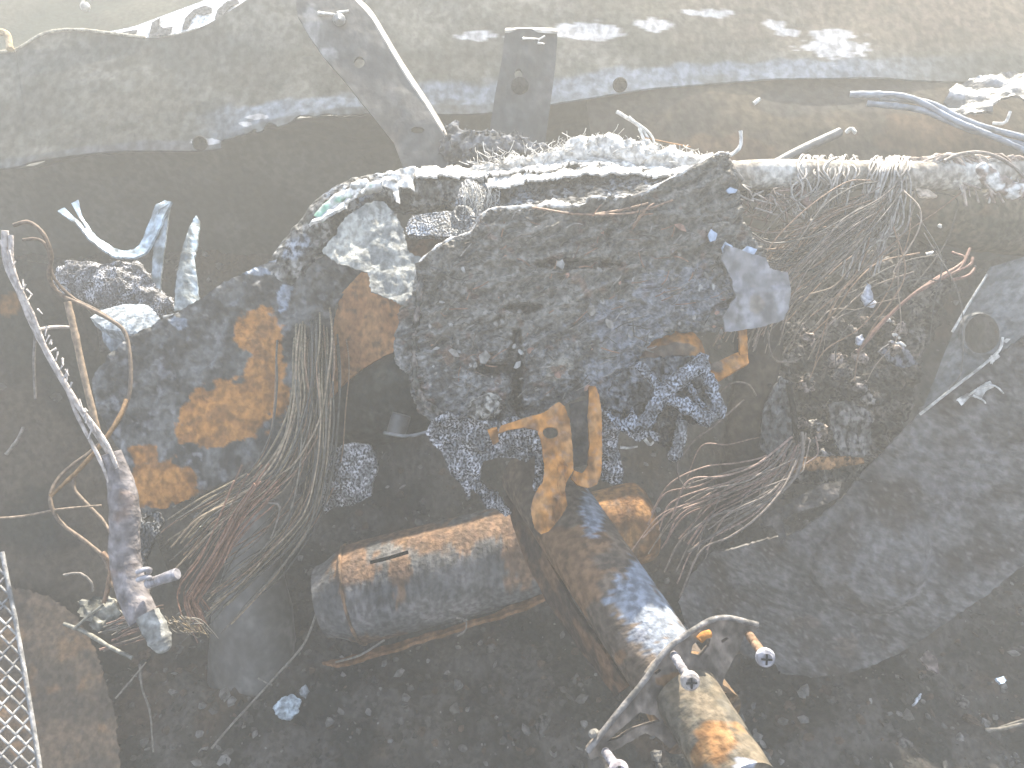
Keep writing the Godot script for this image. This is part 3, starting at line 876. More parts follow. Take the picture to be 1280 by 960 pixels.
# ================================================================ instrument cluster slab, slag, rusty hooks
func cluster(tint: Callable) -> void:
	var t := T("instrument_cluster", "burnt instrument cluster slab of layered grey char hanging from beam", "cluster", W(720, 500, 0.70))
	var pl := [[520, 420, 0.715], [905, 200, 0.708], [900, 410, 0.718]]
	var o := [[522, 332], [540, 315], [565, 300], [590, 292], [600, 275], [612, 264], [620, 266], [630, 262], [650, 264], [680, 259], [710, 263], [728, 259], [738, 249], [760, 246], [790, 248], [815, 236], [845, 222], [870, 206], [895, 196], [910, 193], [917, 215], [925, 240], [930, 275], [945, 302], [958, 318], [955, 345], [945, 375], [932, 405], [905, 415], [870, 414], [845, 415], [815, 428], [800, 446], [784, 478], [774, 502], [760, 522], [745, 505], [735, 492], [715, 502], [690, 512], [650, 522], [622, 528], [600, 528], [580, 522], [560, 522], [540, 527], [522, 516], [515, 492], [511, 470], [495, 455], [493, 430], [497, 410], [501, 386], [515, 370], [518, 350]]
	var out := []
	for e in o: out.append(Vector2(e[0], e[1]))
	var mb := MB.new()
	plate(mb, out, pl, 0.022, 0.0014,
		func(u, v, p, q):
			var w := Vector3(u * 0.9 + v * 0.42, (v * 0.9 - u * 0.42) * 3.2, 0.0)
			w += Vector3(fb(p, 14.0), fb(p + Vector3(4, 4, 4), 14.0), 0) * 0.03
			var low := sm(380.0, 470.0, q.y + fb(p, 20.0) * 30.0)
			var h: float = fb(p, 9.0) * 0.010 + fb(w, 24.0) * 0.010 * (1.0 - low * 0.5) + maxf(rg(w, 34.0), 0.0) * 0.007 + fb(w * Vector3(1, 2.2, 1), 60.0) * 0.004
			h += (fb(p, 75.0) * 0.0024 + maxf(rg(p, 60.0), -0.2) * 0.003) * (0.1 + 0.8 * low) + fb(p, 190.0) * 0.0008
			var e := spots(q, [[600, 510, 22, 16], [548, 335, 14, 60]], fb(p, 40.0) * 0.3)
			h += e * 0.004
			h -= 0.016 * spots(q, [[645, 470, 9, 44], [622, 462, 30, 9], [655, 385, 26, 5], [730, 330, 60, 5]], fb(p, 45.0) * 0.7)
			return h,
		func(u, v, p, q):
			var w := Vector3(u * 0.9 + v * 0.42, (v * 0.9 - u * 0.42) * 3.0, 0.0)
			var low := sm(380.0, 460.0, q.y + fb(p, 20.0) * 40.0)
			var k: Color = tint.call(w, K(0.175, 0.165, 0.147), K(0.265, 0.25, 0.222), 26.0)
			k = k.lerp(tint.call(p, K(0.13, 0.128, 0.123), K(0.25, 0.246, 0.238), 36.0), low)
			k = k.lerp(K(0.38, 0.37, 0.35), sm(0.18, 0.42, fb(p + Vector3(2, 0, 0), 85.0)) * (0.15 + 0.5 * low))
			k = k.lerp(K(0.24, 0.155, 0.12), sm(0.34, 0.5, fb(p + Vector3(7, 0, 0), 38.0)) * 0.6)
			k = k.lerp(K(0.30, 0.315, 0.35), spots(q, [[790, 400, 60, 30], [850, 370, 70, 34], [800, 440, 40, 40], [760, 470, 24, 26]], fb(p, 50.0) * 0.7 + fb(p, 160.0) * 0.5) * 0.6)
			k = k.lerp(K(0.33, 0.31, 0.27), spots(q, [[600, 510, 16, 12], [700, 455, 14, 8], [690, 470, 10, 8]], fb(p, 90.0) * 0.5))
			k = k.lerp(K(0.28, 0.21, 0.17), spots(q, [[606, 448, 11, 9], [561, 445, 8, 12], [698, 462, 10, 6]], fb(p, 80.0) * 0.5))
			k = k.lerp(K(0.020, 0.02, 0.02), spots(q, [[648, 476, 6, 40], [625, 462, 26, 6]], fb(p, 60.0) * 0.6) * 0.8)
			return k, 0.0022)
	var body := put(mb, "body", M.layered, t)
	# rolled, bright upper rim of the housing
	var rim := path3([[520, 352, 0.714], [524, 331, 0.713], [542, 313, 0.712], [566, 299, 0.712], [590, 291, 0.712], [600, 275, 0.711], [612, 263, 0.711], [630, 261, 0.711], [680, 258, 0.711], [728, 258, 0.711], [740, 248, 0.710], [790, 247, 0.710], [845, 221, 0.710], [895, 195, 0.709], [911, 192, 0.709]])
	mb = MB.new()
	tube(mb, rim, 200, 7, func(s, a, p): return 0.0014 * (1.5 + 1.0 * fb(p, 130.0)), func(p, s, a): return tint.call(p, K(0.2, 0.19, 0.18), WHITE, 90.0, 0.1))
	put(mb, "rim", M.ash, t)
	mb = MB.new()     # left edge lip
	tube(mb, path3([[528, 345, 0.708], [523, 375, 0.709], [520, 410, 0.71], [518, 450, 0.71], [520, 480, 0.71], [530, 502, 0.71], [552, 518, 0.71]]), 90, 7, func(s, a, p): return 0.0032 * (1.0 + 0.7 * fb(p, 110.0)), func(p, s, a): return tint.call(p, K(0.09, 0.088, 0.08), K(0.22, 0.19, 0.17), 70.0))
	put(mb, "side_lip", M.crust, t)
	# pale corner plate
	mb = MB.new()
	plate(mb, [Vector2(905, 415), Vector2(903, 398), Vector2(918, 372), Vector2(915, 350), Vector2(902, 325), Vector2(908, 306), Vector2(925, 312), Vector2(940, 318), Vector2(957, 322), Vector2(962, 336), Vector2(984, 340), Vector2(988, 358), Vector2(986, 385), Vector2(978, 400), Vector2(945, 410)], [[905, 415, 0.703], [962, 322, 0.698], [985, 370, 0.705]], 0.003, 0.0018,
		func(u, v, p, q): return fb(p, 20.0) * 0.002 + 0.002 * sm(361.0, 364.0, q.y + (q.x - 940.0) * 0.08),
		func(u, v, p, q): return tint.call(p, K(0.20, 0.195, 0.195), K(0.30, 0.295, 0.31), 40.0).lerp(K(0.23, 0.19, 0.14), spots(q, [[945, 380, 10, 12]], fb(p, 40.0) * 0.4) * 0.6).lerp(K(0.10, 0.095, 0.09), sm(0.15, 0.4, fb(p, 60.0)) * sm(935.0, 915.0, q.x)), 0.0014)
	put(mb, "corner_plate", M.sheet, t)
	for e in [[[912, 240], 7, 4], [[888, 296], 6, 8], [[906, 312], 7, 8], [[934, 315], 10, 6]]:
		mb = MB.new()
		var c := Vector2(e[0][0], e[0][1])
		plate(mb, [c + Vector2(-e[1], 0), c + Vector2(-e[1] * 0.3, -e[2]), c + Vector2(e[1], -e[2] * 0.3), c + Vector2(e[1] * 0.6, e[2] * 0.7), c + Vector2(-e[1] * 0.4, e[2])], [[c.x, c.y, 0.702], [c.x + 10, c.y, 0.704], [c.x, c.y + 10, 0.701]], 0.0012, 0.002, func(_u, _v, p, _q): return 0.004, func(_u, _v, p, _q): return K(0.36, 0.42, 0.52), 0.0008)
		put(mb, "foil_scrap", M.bare, t)
	# chips of board, copper and ash bedded in the char
	var P := plane_of(pl)
	var spotsat := [[646, 340, 3], [665, 295, 2], [690, 360, 4], [738, 388, 7], [710, 402, 5], [648, 392, 5], [541, 428, 6], [568, 440, 6], [606, 447, 8], [651, 440, 4], [664, 437, 5], [698, 468, 5], [762, 284, 4], [751, 290, 3], [647, 456, 5], [775, 370, 5], [760, 405, 5], [620, 405, 3], [628, 402, 3], [880, 345, 4], [850, 285, 6], [660, 280, 5], [640, 290, 6], [700, 330, 6]]
	for k in 150:
		spotsat.append([rng.randf_range(525, 920), rng.randf_range(300, 500), rng.randf_range(1.2, 3.6)])
	var kinds := [K(0.36, 0.23, 0.18), K(0.36, 0.35, 0.33), K(0.28, 0.265, 0.24), K(0.20, 0.19, 0.17), K(0.24, 0.23, 0.21), K(0.12, 0.115, 0.105)]
	for k in spotsat.size():
		var e: Array = spotsat[k]
		if not Geometry2D.is_point_in_polygon(Vector2(e[0], e[1]), PackedVector2Array(out)): continue
		var c := on(P, e[0], e[1]) + P.normal * rng.randf_range(0.002, 0.009)
		var r: float = e[2] * 0.00072
		var ux := Vector3(rng.randfn(0, 1), rng.randfn(0, 1), rng.randfn(0, 1)).normalized()
		ux = (ux - P.normal * ux.dot(P.normal) * 0.75).normalized()
		var vy := P.normal.cross(ux).normalized()
		var nn := ux.cross(vy).normalized()
		mb = MB.new()
		var kk: Color = kinds[rng.randi() % kinds.size()]
		var m := 5 + rng.randi() % 3
		var ringp := []
		for a in m:
			var an := TAU * (a + rng.randf_range(-0.25, 0.25)) / m
			ringp.append(c + ux * cos(an) * r * rng.randf_range(0.9, 1.8) + vy * sin(an) * r * rng.randf_range(0.5, 1.0))
		for sgn in 2:
			var off := nn * r * 0.22 * (1.0 if sgn else -1.0)
			var f := mb.v.size()
			for q in ringp: mb.add(q + off, kk)
			for a in range(1, m - 1):
				if sgn: mb.tri(f, f + a + 1, f + a)
				else: mb.tri(f, f + a, f + a + 1)
		for a in m:
			var f := mb.v.size()
			var q0: Vector3 = ringp[a]
			var q1: Vector3 = ringp[(a + 1) % m]
			for q in [q0 + nn * r * 0.22, q1 + nn * r * 0.22, q1 - nn * r * 0.22, q0 - nn * r * 0.22]: mb.add(q, kk)
			mb.quad(f, f + 1, f + 2, f + 3)
		put(mb, "fragment", M.ash, t)
	for k in 230:
		var x := rng.randf_range(530, 900)
		var y := rng.randf_range(270, 500)
		if not Geometry2D.is_point_in_polygon(Vector2(x, y), PackedVector2Array(out)): continue
		var an := rng.randfn(-0.45, 0.5)
		var l := rng.randf_range(6, 26)
		var d := P.normal * rng.randf_range(0.004, 0.010)
		wire(t, "strand", [on(P, x, y) + d, on(P, x + cos(an) * l * 0.5, y + sin(an) * l * 0.5 + rng.randf_range(-3, 3)) + d * 1.2, on(P, x + cos(an) * l, y + sin(an) * l) + d], rng.randf_range(0.0003, 0.0008), M.ash, [K(0.35, 0.33, 0.30), K(0.22, 0.19, 0.16), K(0.34, 0.21, 0.15), K(0.12, 0.115, 0.1)][rng.randi() % 4], 0.0006, null, 0.7, 4)
	for e in [[[665, 262], [720, 270], [790, 268], [838, 252]], [[735, 270], [770, 266], [808, 257]], [[790, 285], [806, 262], [815, 255]]]:
		var pp := []
		for q in e: pp.append(on(P, q[0], q[1]) + P.normal * 0.008)
		wire(t, "strand", pp, 0.0013, M.wire, K(0.30, 0.2, 0.14), 0.001, null, 0.8, 5)
	# nodule of pale crust on the lower edge
	mb = MB.new()
	melt(mb, [[W(596, 515, 0.705), W(610, 508, 0.705), 0.010, 0.013]], 0.006, 0.0045, 130.0, 0.0016, func(p, _s, _a): return tint.call(p, K(0.13, 0.125, 0.115), K(0.36, 0.34, 0.30), 90.0))
	put(mb, "crust_nodule", M.crust, t)

	var slag_c := func(p: Vector3, _s, _a) -> Color: return tint.call(p, K(0.20, 0.20, 0.205), K(0.46, 0.46, 0.47), 70.0)
	var slag_p := func(_u, _v, p: Vector3, _q) -> Color: return tint.call(p, K(0.20, 0.20, 0.205), K(0.48, 0.47, 0.48), 70.0)
	var slag_b := func(_u, _v, p: Vector3, _q) -> Color: return tint.call(p, K(0.16, 0.18, 0.21), K(0.34, 0.39, 0.47), 45.0)
	var slag_h := func(_u, _v, p: Vector3, _q) -> float: return fb(p, 40.0) * 0.006 + maxf(rg(p, 55.0), 0.0) * 0.005 + fb(p, 160.0) * 0.0012
	var V := func(a: Array) -> Array:
		var r := []
		for e in a: r.append(Vector2(e[0], e[1]))
		return r
	# slag curtain under the slab
	t = T("slag_curtain", "jagged silver grey slag curtain dripping below the cluster slab", "slag", W(590, 570, 0.70))
	mb = MB.new()
	plate(mb, V.call([[533, 540], [540, 524], [560, 515], [590, 522], [625, 528], [640, 520], [668, 528], [674, 545], [668, 568], [657, 577], [640, 571], [612, 572], [603, 578], [600, 600], [606, 612], [622, 618], [640, 640], [632, 644], [620, 634], [608, 636], [600, 618], [590, 610], [586, 624], [580, 608], [564, 590], [552, 562], [538, 552]]), [[533, 540, 0.71], [674, 540, 0.695], [600, 640, 0.715]], 0.006, 0.0014, slag_h, slag_p, 0.0014)
	put(mb, "curtain", M.slag, t)
	t = T("slag_strip", "narrow speckled slag strip hanging beside the rusty bracket leg", "slag", W(765, 600, 0.69))
	mb = MB.new()
	plate(mb, V.call([[750, 505], [760, 520], [774, 540], [773, 560], [780, 592], [777, 603], [764, 606], [752, 600]]), [[750, 505, 0.69], [780, 592, 0.70], [752, 600, 0.70]], 0.006, 0.0014, slag_h, slag_p, 0.001)
	put(mb, "strip", M.slag, t)
	t = T("slag_strip", "short speckled slag strip clinging to the rusty hook bracket", "slag", W(672, 590, 0.68))
	mb = MB.new()
	plate(mb, V.call([[668, 548], [676, 545], [680, 570], [679, 596], [680, 612], [672, 616], [667, 606], [670, 585]]), [[668, 548, 0.675], [680, 570, 0.675], [672, 616, 0.68]], 0.005, 0.0014, slag_h, slag_p, 0.001)
	put(mb, "strip", M.slag, t)
	t = T("folded_slag", "bluish folded slag frame of melted aluminium below cluster slab", "slag", W(830, 530, 0.70))
	mb = MB.new()
	plate(mb, V.call([[770, 470], [795, 450], [830, 447], [876, 446], [888, 470], [902, 516], [884, 527], [860, 525], [840, 530], [815, 535], [790, 540], [765, 532], [752, 510]]), [[770, 480, 0.71], [890, 450, 0.715], [860, 525, 0.725]], 0.006, 0.0016, slag_h, func(_u, _v, p, q): return tint.call(p, K(0.09, 0.092, 0.096), K(0.22, 0.23, 0.25), 60.0), 0.0016)
	put(mb, "back_web", M.crust, t)
	mb = MB.new()
	var cp := func(l: Array, r: float) -> Array:
		var q := []
		for k in l.size() - 1: q.append([W(l[k][0], l[k][1], l[k][2]), W(l[k + 1][0], l[k + 1][1], l[k + 1][2]), r, r * 0.9])
		return q
	var all: Array = cp.call([[756, 520, 0.70], [768, 532, 0.70], [790, 533, 0.70], [808, 527, 0.695], [818, 510, 0.69], [828, 496, 0.69]], 0.0065) + cp.call([[828, 492, 0.69], [850, 474, 0.69], [876, 452, 0.70]], 0.008) + cp.call([[876, 452, 0.70], [888, 480, 0.695], [899, 514, 0.695]], 0.006) + cp.call([[899, 514, 0.695], [882, 524, 0.69], [862, 510, 0.69], [842, 500, 0.69]], 0.0065) + cp.call([[800, 458, 0.70], [816, 474, 0.70], [822, 484, 0.70]], 0.005) + cp.call([[790, 520, 0.695], [789, 513, 0.69]], 0.003) + cp.call([[862, 485, 0.70], [876, 508, 0.70]], 0.004)
	melt(mb, all, 0.005, 0.0028, 110.0, 0.0017, func(p, _s, _a): return tint.call(p, K(0.19, 0.20, 0.225), K(0.36, 0.39, 0.45), 60.0))
	put(mb, "frame", M.slag, t)
	mb = MB.new()
	plate(mb, V.call([[775, 538], [800, 536], [815, 534], [828, 506], [845, 501], [866, 512], [880, 524], [872, 528], [856, 532], [852, 560], [846, 573], [838, 572], [836, 560], [824, 556], [812, 545], [804, 548], [797, 554], [788, 546]]), [[800, 536, 0.70], [870, 515, 0.70], [845, 570, 0.71]], 0.005, 0.0014, slag_h, func(_u, _v, p, q): return tint.call(p, K(0.075, 0.06, 0.048), K(0.15, 0.14, 0.13), 40.0).lerp(K(0.4, 0.4, 0.42), spots(q, [[800, 545, 26, 8], [850, 545, 6, 30]], fb(p, 60.0) * 0.4)), 0.001)
	put(mb, "tongue", M.slag, t)
	mb = MB.new()
	melt(mb, cp.call([[852, 530, 0.695], [850, 550, 0.695], [845, 566, 0.695]], 0.0055) + [[W(843, 568, 0.695), W(842, 569, 0.695), 0.0062, 0.0062]], 0.004, 0.0014, 150.0, 0.0013, slag_c)
	put(mb, "drip", M.slag, t)
	t = T("slag_lobe", "speckled silver slag lobe hanging alone beside the dark motor", "slag", W(435, 600, 0.80))
	mb = MB.new()
	plate(mb, V.call([[410, 568], [425, 557], [442, 553], [462, 557], [470, 574], [471, 590], [466, 602], [464, 620], [442, 631], [415, 635], [404, 644], [399, 632], [405, 610], [407, 590]]), [[410, 568, 0.80], [470, 574, 0.80], [404, 640, 0.80]], 0.010, 0.0016, func(u, v, p, q): return fb(p, 30.0) * 0.004 + 0.008 * (1.0 - Vector2((q.x - 437.0) / 36.0, (q.y - 596.0) / 44.0).length_squared()), slag_p, 0.001)
	put(mb, "lobe", M.slag, t)

	# rusty hooks
	var rc := func(_u, _v, p: Vector3, q: Vector2) -> Color: return tint.call(p, RUST, RUSTL, 45.0).lerp(RUSTD, sm(0.05, 0.35, fb(p + Vector3(1, 0, 0), 30.0)) * 0.7).lerp(K(0.28, 0.19, 0.15), sm(0.2, 0.4, fb(p, 90.0)) * 0.5)
	var ell := func(cx: float, cy: float, rx: float, ry: float) -> Array:
		var r := []
		for a in 16: r.append(Vector2(cx + cos(TAU * a / 16) * rx, cy + sin(TAU * a / 16) * ry))
		return r
	t = T("hook_bracket", "rusty orange hook bracket with oval hole and curled foot", "bracket", W(688, 660, 0.66))
	mb = MB.new()
	plate(mb, V.call([[664, 520], [680, 516], [690, 508], [698, 503], [706, 508], [712, 525], [716, 560], [717, 588], [708, 602], [706, 615], [709, 632], [700, 648], [686, 664], [676, 668], [668, 660], [663, 636], [669, 616], [679, 602], [681, 585], [677, 556], [672, 538], [655, 534], [636, 537], [622, 542], [626, 532], [645, 526]]), [[664, 520, 0.668], [716, 560, 0.664], [680, 665, 0.655]], 0.007, 0.0014,
		func(u, v, p, q): return fb(p, 50.0) * 0.0012 + 0.004 * sm(14.0, 0.0, absf(q.x - 698.0 - sin(q.y / 30.0) * 4.0)) - 0.005 * spots(q, [[703, 598, 6, 22], [696, 640, 4, 16]], fb(p, 60.0) * 0.2), rc, 0.0006, [ell.call(688, 541, 10, 7)])
	put(mb, "hook", M.rust, t)
	mb = MB.new()
	plate(mb, V.call([[610, 540], [622, 536], [624, 552], [616, 556]]), [[610, 540, 0.672], [622, 536, 0.672], [616, 556, 0.676]], 0.006, 0.002, func(_u, _v, p, _q): return fb(p, 60.0) * 0.002, rc, 0.0006)
	put(mb, "tab", M.rust, t)
	t = T("bracket_leg", "rusty narrow bracket leg bent inward at its foot", "bracket", W(738, 605, 0.68))
	mb = MB.new()
	plate(mb, V.call([[736, 482], [744, 484], [749, 494], [752, 515], [753, 560], [752, 592], [746, 606], [735, 610], [722, 606], [714, 598], [718, 588], [728, 592], [735, 582], [737, 555], [735, 520], [737, 500]]), [[740, 484, 0.69], [753, 560, 0.68], [714, 600, 0.675]], 0.009, 0.0014, func(_u, _v, p, q): return fb(p, 50.0) * 0.0012 + 0.003 * sm(8.0, 0.0, absf(q.x - 744.0)), rc, 0.0006)
	put(mb, "leg", M.rust, t)
	mb = MB.new()
	plate(mb, V.call([[712, 505], [735, 500], [737, 545], [736, 580], [718, 585], [715, 550]]), [[712, 505, 0.70], [737, 545, 0.70], [715, 580, 0.70]], 0.01, 0.002, func(_u, _v, p, _q): return fb(p, 50.0) * 0.002, func(_u, _v, p, _q): return tint.call(p, K(0.06, 0.06, 0.06), K(0.13, 0.12, 0.11), 40.0), 0.0006)
	put(mb, "web", M.char, t)
	t = T("rusted_saddle", "rusty dished saddle bracket poking out beneath slab's corner plate", "bracket", W(880, 460, 0.73))
	mb = MB.new()
	plate(mb, V.call([[800, 448], [812, 430], [830, 419], [848, 414], [864, 417], [876, 428], [882, 448], [890, 455], [905, 448], [922, 440], [934, 440], [936, 454], [918, 464], [900, 474], [893, 478], [886, 468], [876, 450], [850, 448]]), [[800, 448, 0.73], [864, 417, 0.735], [936, 450, 0.72]], 0.005, 0.0016, func(_u, _v, p, q): return fb(p, 40.0) * 0.002 + 0.008 * sm(50.0, 0.0, Vector2(q.x - 848.0, q.y - 436.0).length()), func(u, v, p, q): return rc.call(u, v, p, q).lerp(K(0.12, 0.11, 0.10), spots(q, [[832, 442, 30, 10], [896, 456, 8, 8]], fb(p, 40.0) * 0.5) * 0.8), 0.0006)
	put(mb, "saddle", M.rust, t)
	mb = MB.new()
	plate(mb, V.call([[924, 414], [934, 412], [935, 442], [925, 444]]), [[924, 414, 0.715], [934, 412, 0.715], [925, 444, 0.72]], 0.004, 0.002, func(_u, _v, p, _q): return fb(p, 60.0) * 0.001, rc, 0.0004)
	put(mb, "tab", M.rust, t)
	t = T("pale_sliver", "thin pale metal sliver lodged behind the slag frame", "sliver", W(785, 560, 0.74))  # two plain slivers in pale ash tone
	wire(t, "sliver", [[775, 559, 0.75], [785, 560, 0.75], [797, 558, 0.75]], 0.0016, M.ash, WHITE, 0.0)
	wire(t, "sliver", [[806, 549, 0.75], [812, 556, 0.75], [817, 552, 0.75]], 0.002, M.ash, WHITE, 0.0)

# ================================================================ left: rusty support, horns, pole, harness
func left_side(tint: Callable) -> void:
	var V := func(a: Array) -> Array:
		var r := []
		for e in a: r.append(Vector2(e[0], e[1]))
		return r
	var t := T("support_plate", "large curved support plate with soot crust and orange rust patches", "plate", W(200, 640, 0.80))
	var mb := MB.new()
	var rust := [[318, 420, 26, 26], [336, 440, 22, 52], [298, 510, 56, 34], [264, 508, 24, 24], [335, 470, 24, 42], [276, 538, 46, 20], [206, 606, 44, 34], [184, 568, 20, 14], [248, 522, 16, 22], [348, 500, 18, 30]]
	plate(mb, V.call([[116, 478], [124, 462], [140, 448], [160, 428], [180, 416], [215, 402], [250, 382], [285, 360], [330, 336], [360, 325], [376, 305], [392, 284], [405, 268], [430, 252], [470, 262], [474, 300], [462, 340], [442, 352], [420, 380], [414, 430], [412, 478], [395, 512], [370, 545], [340, 570], [295, 598], [250, 620], [210, 634], [182, 641], [172, 610], [160, 575], [142, 545], [125, 515]]),
		[[120, 470, 0.80], [440, 270, 0.86], [200, 640, 0.80]], 0.005, 0.0017,
		func(u, v, p, q):
			var crust := sm(50.0, -10.0, (q.y - 440.0) - (330.0 - q.x) * 0.45)
			return fb(p, 7.0) * 0.010 + 0.02 * sin(clampf((q.x - 110.0) / 330.0, 0, 1) * PI) + (fb(p, 40.0) * 0.004 + maxf(rg(p, 36.0), 0.0) * 0.006 + fb(p, 110.0) * 0.002) * (0.25 + 0.75 * crust) + fb(p, 120.0) * 0.0006,
		func(u, v, p, q):
			var k: Color = tint.call(p, K(0.07, 0.07, 0.068), K(0.15, 0.15, 0.146), 24.0)
			k = k.lerp(K(0.24, 0.24, 0.25), sm(0.25, 0.45, fb(p + Vector3(3, 3, 0), 55.0)) * 0.6)
			k = k.lerp(K(0.17, 0.115, 0.08), sm(10.0, 40.0, (q.y - 560.0) - (q.x - 330.0) * -0.55 + fb(p, 30.0) * 30.0) * 0.8)
			k = k.lerp(K(0.35, 0.40, 0.48), spots(q, [[358, 375, 10, 14], [348, 330, 14, 4], [320, 345, 20, 5], [228, 408, 12, 6]], fb(p, 70.0) * 0.8) * 0.7)
			var m := spots(q, rust, fb(p, 30.0) * 0.42 + fb(p, 90.0) * 0.3)
			return k.lerp(tint.call(p, RUST, K(0.28, 0.125, 0.04), 40.0), m * 0.92), 0.0016)
	put(mb, "plate", M.rust, t)
	t = T("rusted_gusset", "smooth orange rusted gusset between support plate and cluster slab", "plate", W(450, 440, 0.86))
	mb = MB.new()
	plate(mb, V.call([[408, 500], [414, 450], [418, 400], [424, 368], [442, 350], [456, 335], [464, 330], [470, 360], [490, 362], [506, 372], [508, 400], [500, 436], [478, 445], [450, 462], [428, 480], [412, 498]]), [[414, 450, 0.85], [500, 380, 0.835], [412, 498, 0.85]], 0.004, 0.0018, func(u, v, p, q): return fb(p, 10.0) * 0.006, func(u, v, p, q): return tint.call(p, K(0.36, 0.17, 0.075), K(0.43, 0.22, 0.10), 20.0).lerp(K(0.10, 0.07, 0.05), sm(0.2, 0.5, fb(p, 60.0)) * 0.6), 0.0006)
	put(mb, "gusset", M.rust, t)
	mb = MB.new()
	plate(mb, V.call([[506, 300], [545, 296], [585, 300], [545, 318], [524, 332], [508, 318]]), [[506, 300, 0.835], [585, 300, 0.83], [520, 335, 0.82]], 0.004, 0.002, func(u, v, p, q): return fb(p, 20.0) * 0.003, func(u, v, p, q): return tint.call(p, K(0.10, 0.075, 0.055), K(0.20, 0.11, 0.065), 30.0), 0.001)
	put(mb, "inner_web", M.rust, t)
	# horns of broken duct
	t = T("curved_strip", "pale blue curved metal strip arching like a horn above lump", "strip", W(140, 318, 0.95))
	mb = MB.new()
	loft(mb, [[[98, 250, 0.96], [104, 272, 0.955], [122, 296, 0.95], [150, 312, 0.945], [172, 308, 0.945], [183, 288, 0.95], [194, 258, 0.955], [206, 250, 0.96]], [[72, 264, 0.95], [96, 280, 0.945], [118, 304, 0.94], [148, 321, 0.935], [178, 318, 0.935], [194, 296, 0.94], [206, 268, 0.945], [214, 252, 0.95]]], 70, 6, 0.003, func(_s, _t, p, _q): return fb(p, 60.0) * 0.002, func(_s, tt, p, _q): return tint.call(p, K(0.16, 0.19, 0.21), K(0.42, 0.52, 0.60), 50.0, 0.12), func(s, tt, p, q): return not (s < 0.2 and tt > 0.3 and tt < 0.6))
	put(mb, "strip", M.bare, t)
	t = T("upright_strip", "upright grey metal strip standing behind the white block", "strip", W(198, 385, 0.93))
	mb = MB.new()
	loft(mb, [[[198, 262, 0.95], [193, 300, 0.945], [190, 340, 0.94], [188, 392, 0.93]], [[212, 254, 0.95], [207, 300, 0.945], [202, 340, 0.94], [198, 396, 0.93]]], 40, 5, 0.003, func(_s, _t, p, _q): return fb(p, 60.0) * 0.002, func(_s, tt, p, _q): return tint.call(p, K(0.14, 0.16, 0.16), K(0.34, 0.38, 0.41), 40.0))
	put(mb, "strip", M.bare, t)
	t = T("pointed_strip", "pointed pale strip shaped like a tusk beside upright strip", "strip", W(235, 388, 0.92))
	mb = MB.new()
	plate(mb, V.call([[246, 270], [250, 276], [248, 300], [243, 325], [247, 350], [248, 368], [256, 386], [238, 388], [218, 390], [219, 365], [223, 338], [230, 310], [238, 285]]), [[246, 270, 0.96], [256, 386, 0.92], [218, 390, 0.915]], 0.004, 0.002, func(_u, _v, p, q): return fb(p, 50.0) * 0.002 + 0.004 * sin((q.x - 215.0) / 12.0), func(_u, _v, p, q): return tint.call(p, K(0.13, 0.15, 0.15), K(0.25, 0.28, 0.29), 40.0).lerp(K(0.45, 0.54, 0.60), sm(8.0, 2.0, absf(q.x - 246.0)) * sm(-0.2, 0.2, fb(p, 80.0))), 0.001)
	put(mb, "strip", M.bare, t)
	t = T("slag_lump", "large speckled grey slag lump behind the white block", "lump", W(150, 380, 0.95))
	mb = MB.new()
	melt(mb, [[W(95, 350, 0.97), W(160, 365, 0.95), 0.024, 0.032], [W(160, 365, 0.95), W(205, 385, 0.94), 0.030, 0.016]], 0.02, 0.008, 60.0, 0.003, func(p, _s, _a): return tint.call(p, K(0.10, 0.10, 0.11), K(0.42, 0.42, 0.45), 50.0))
	put(mb, "lump", M.slag, t)
	t = T("white_block", "chalky white block resting on the support plate's corner", "block", W(160, 415, 0.80))
	mb = MB.new()
	plate(mb, V.call([[116, 402], [128, 392], [142, 385], [168, 381], [186, 383], [196, 394], [203, 403], [192, 410], [178, 422], [168, 418], [150, 415], [132, 412]]), [[116, 402, 0.82], [196, 394, 0.82], [170, 420, 0.80]], 0.014, 0.002, func(_u, _v, p, q): return fb(p, 40.0) * 0.003 + 0.005 * sm(24.0, 0.0, absf(q.y - 400.0)), func(_u, _v, p, _q): return tint.call(p, K(0.26, 0.29, 0.31), K(0.38, 0.41, 0.43), 40.0), 0.0012)
	put(mb, "block", M.ash, t)
	mb = MB.new()
	plate(mb, V.call([[128, 414], [150, 417], [158, 420], [150, 438], [138, 440], [130, 428]]), [[128, 414, 0.82], [158, 420, 0.815], [140, 440, 0.82]], 0.01, 0.002, func(_u, _v, p, q): return fb(p, 40.0) * 0.003, func(_u, _v, p, _q): return tint.call(p, K(0.20, 0.22, 0.24), K(0.34, 0.37, 0.40), 40.0), 0.0012)
	put(mb, "broken_foot", M.ash, t)
	t = T("thin_rod", "thin grey rods lying along the support plate's top edge", "rod", W(230, 400, 0.83))
	wire(t, "rod", [[205, 398, 0.825], [235, 390, 0.828], [256, 380, 0.83]], 0.003, M.bare, STEEL, 0.0)
	wire(t, "rod", [[178, 424, 0.80], [200, 412, 0.805], [216, 402, 0.81]], 0.003, M.bare, BLUE, 0.0)
	# side panel
	t = T("kick_panel", "dark brown kick panel with two round holes behind the pole", "panel", W(60, 600, 0.95))
	mb = MB.new()
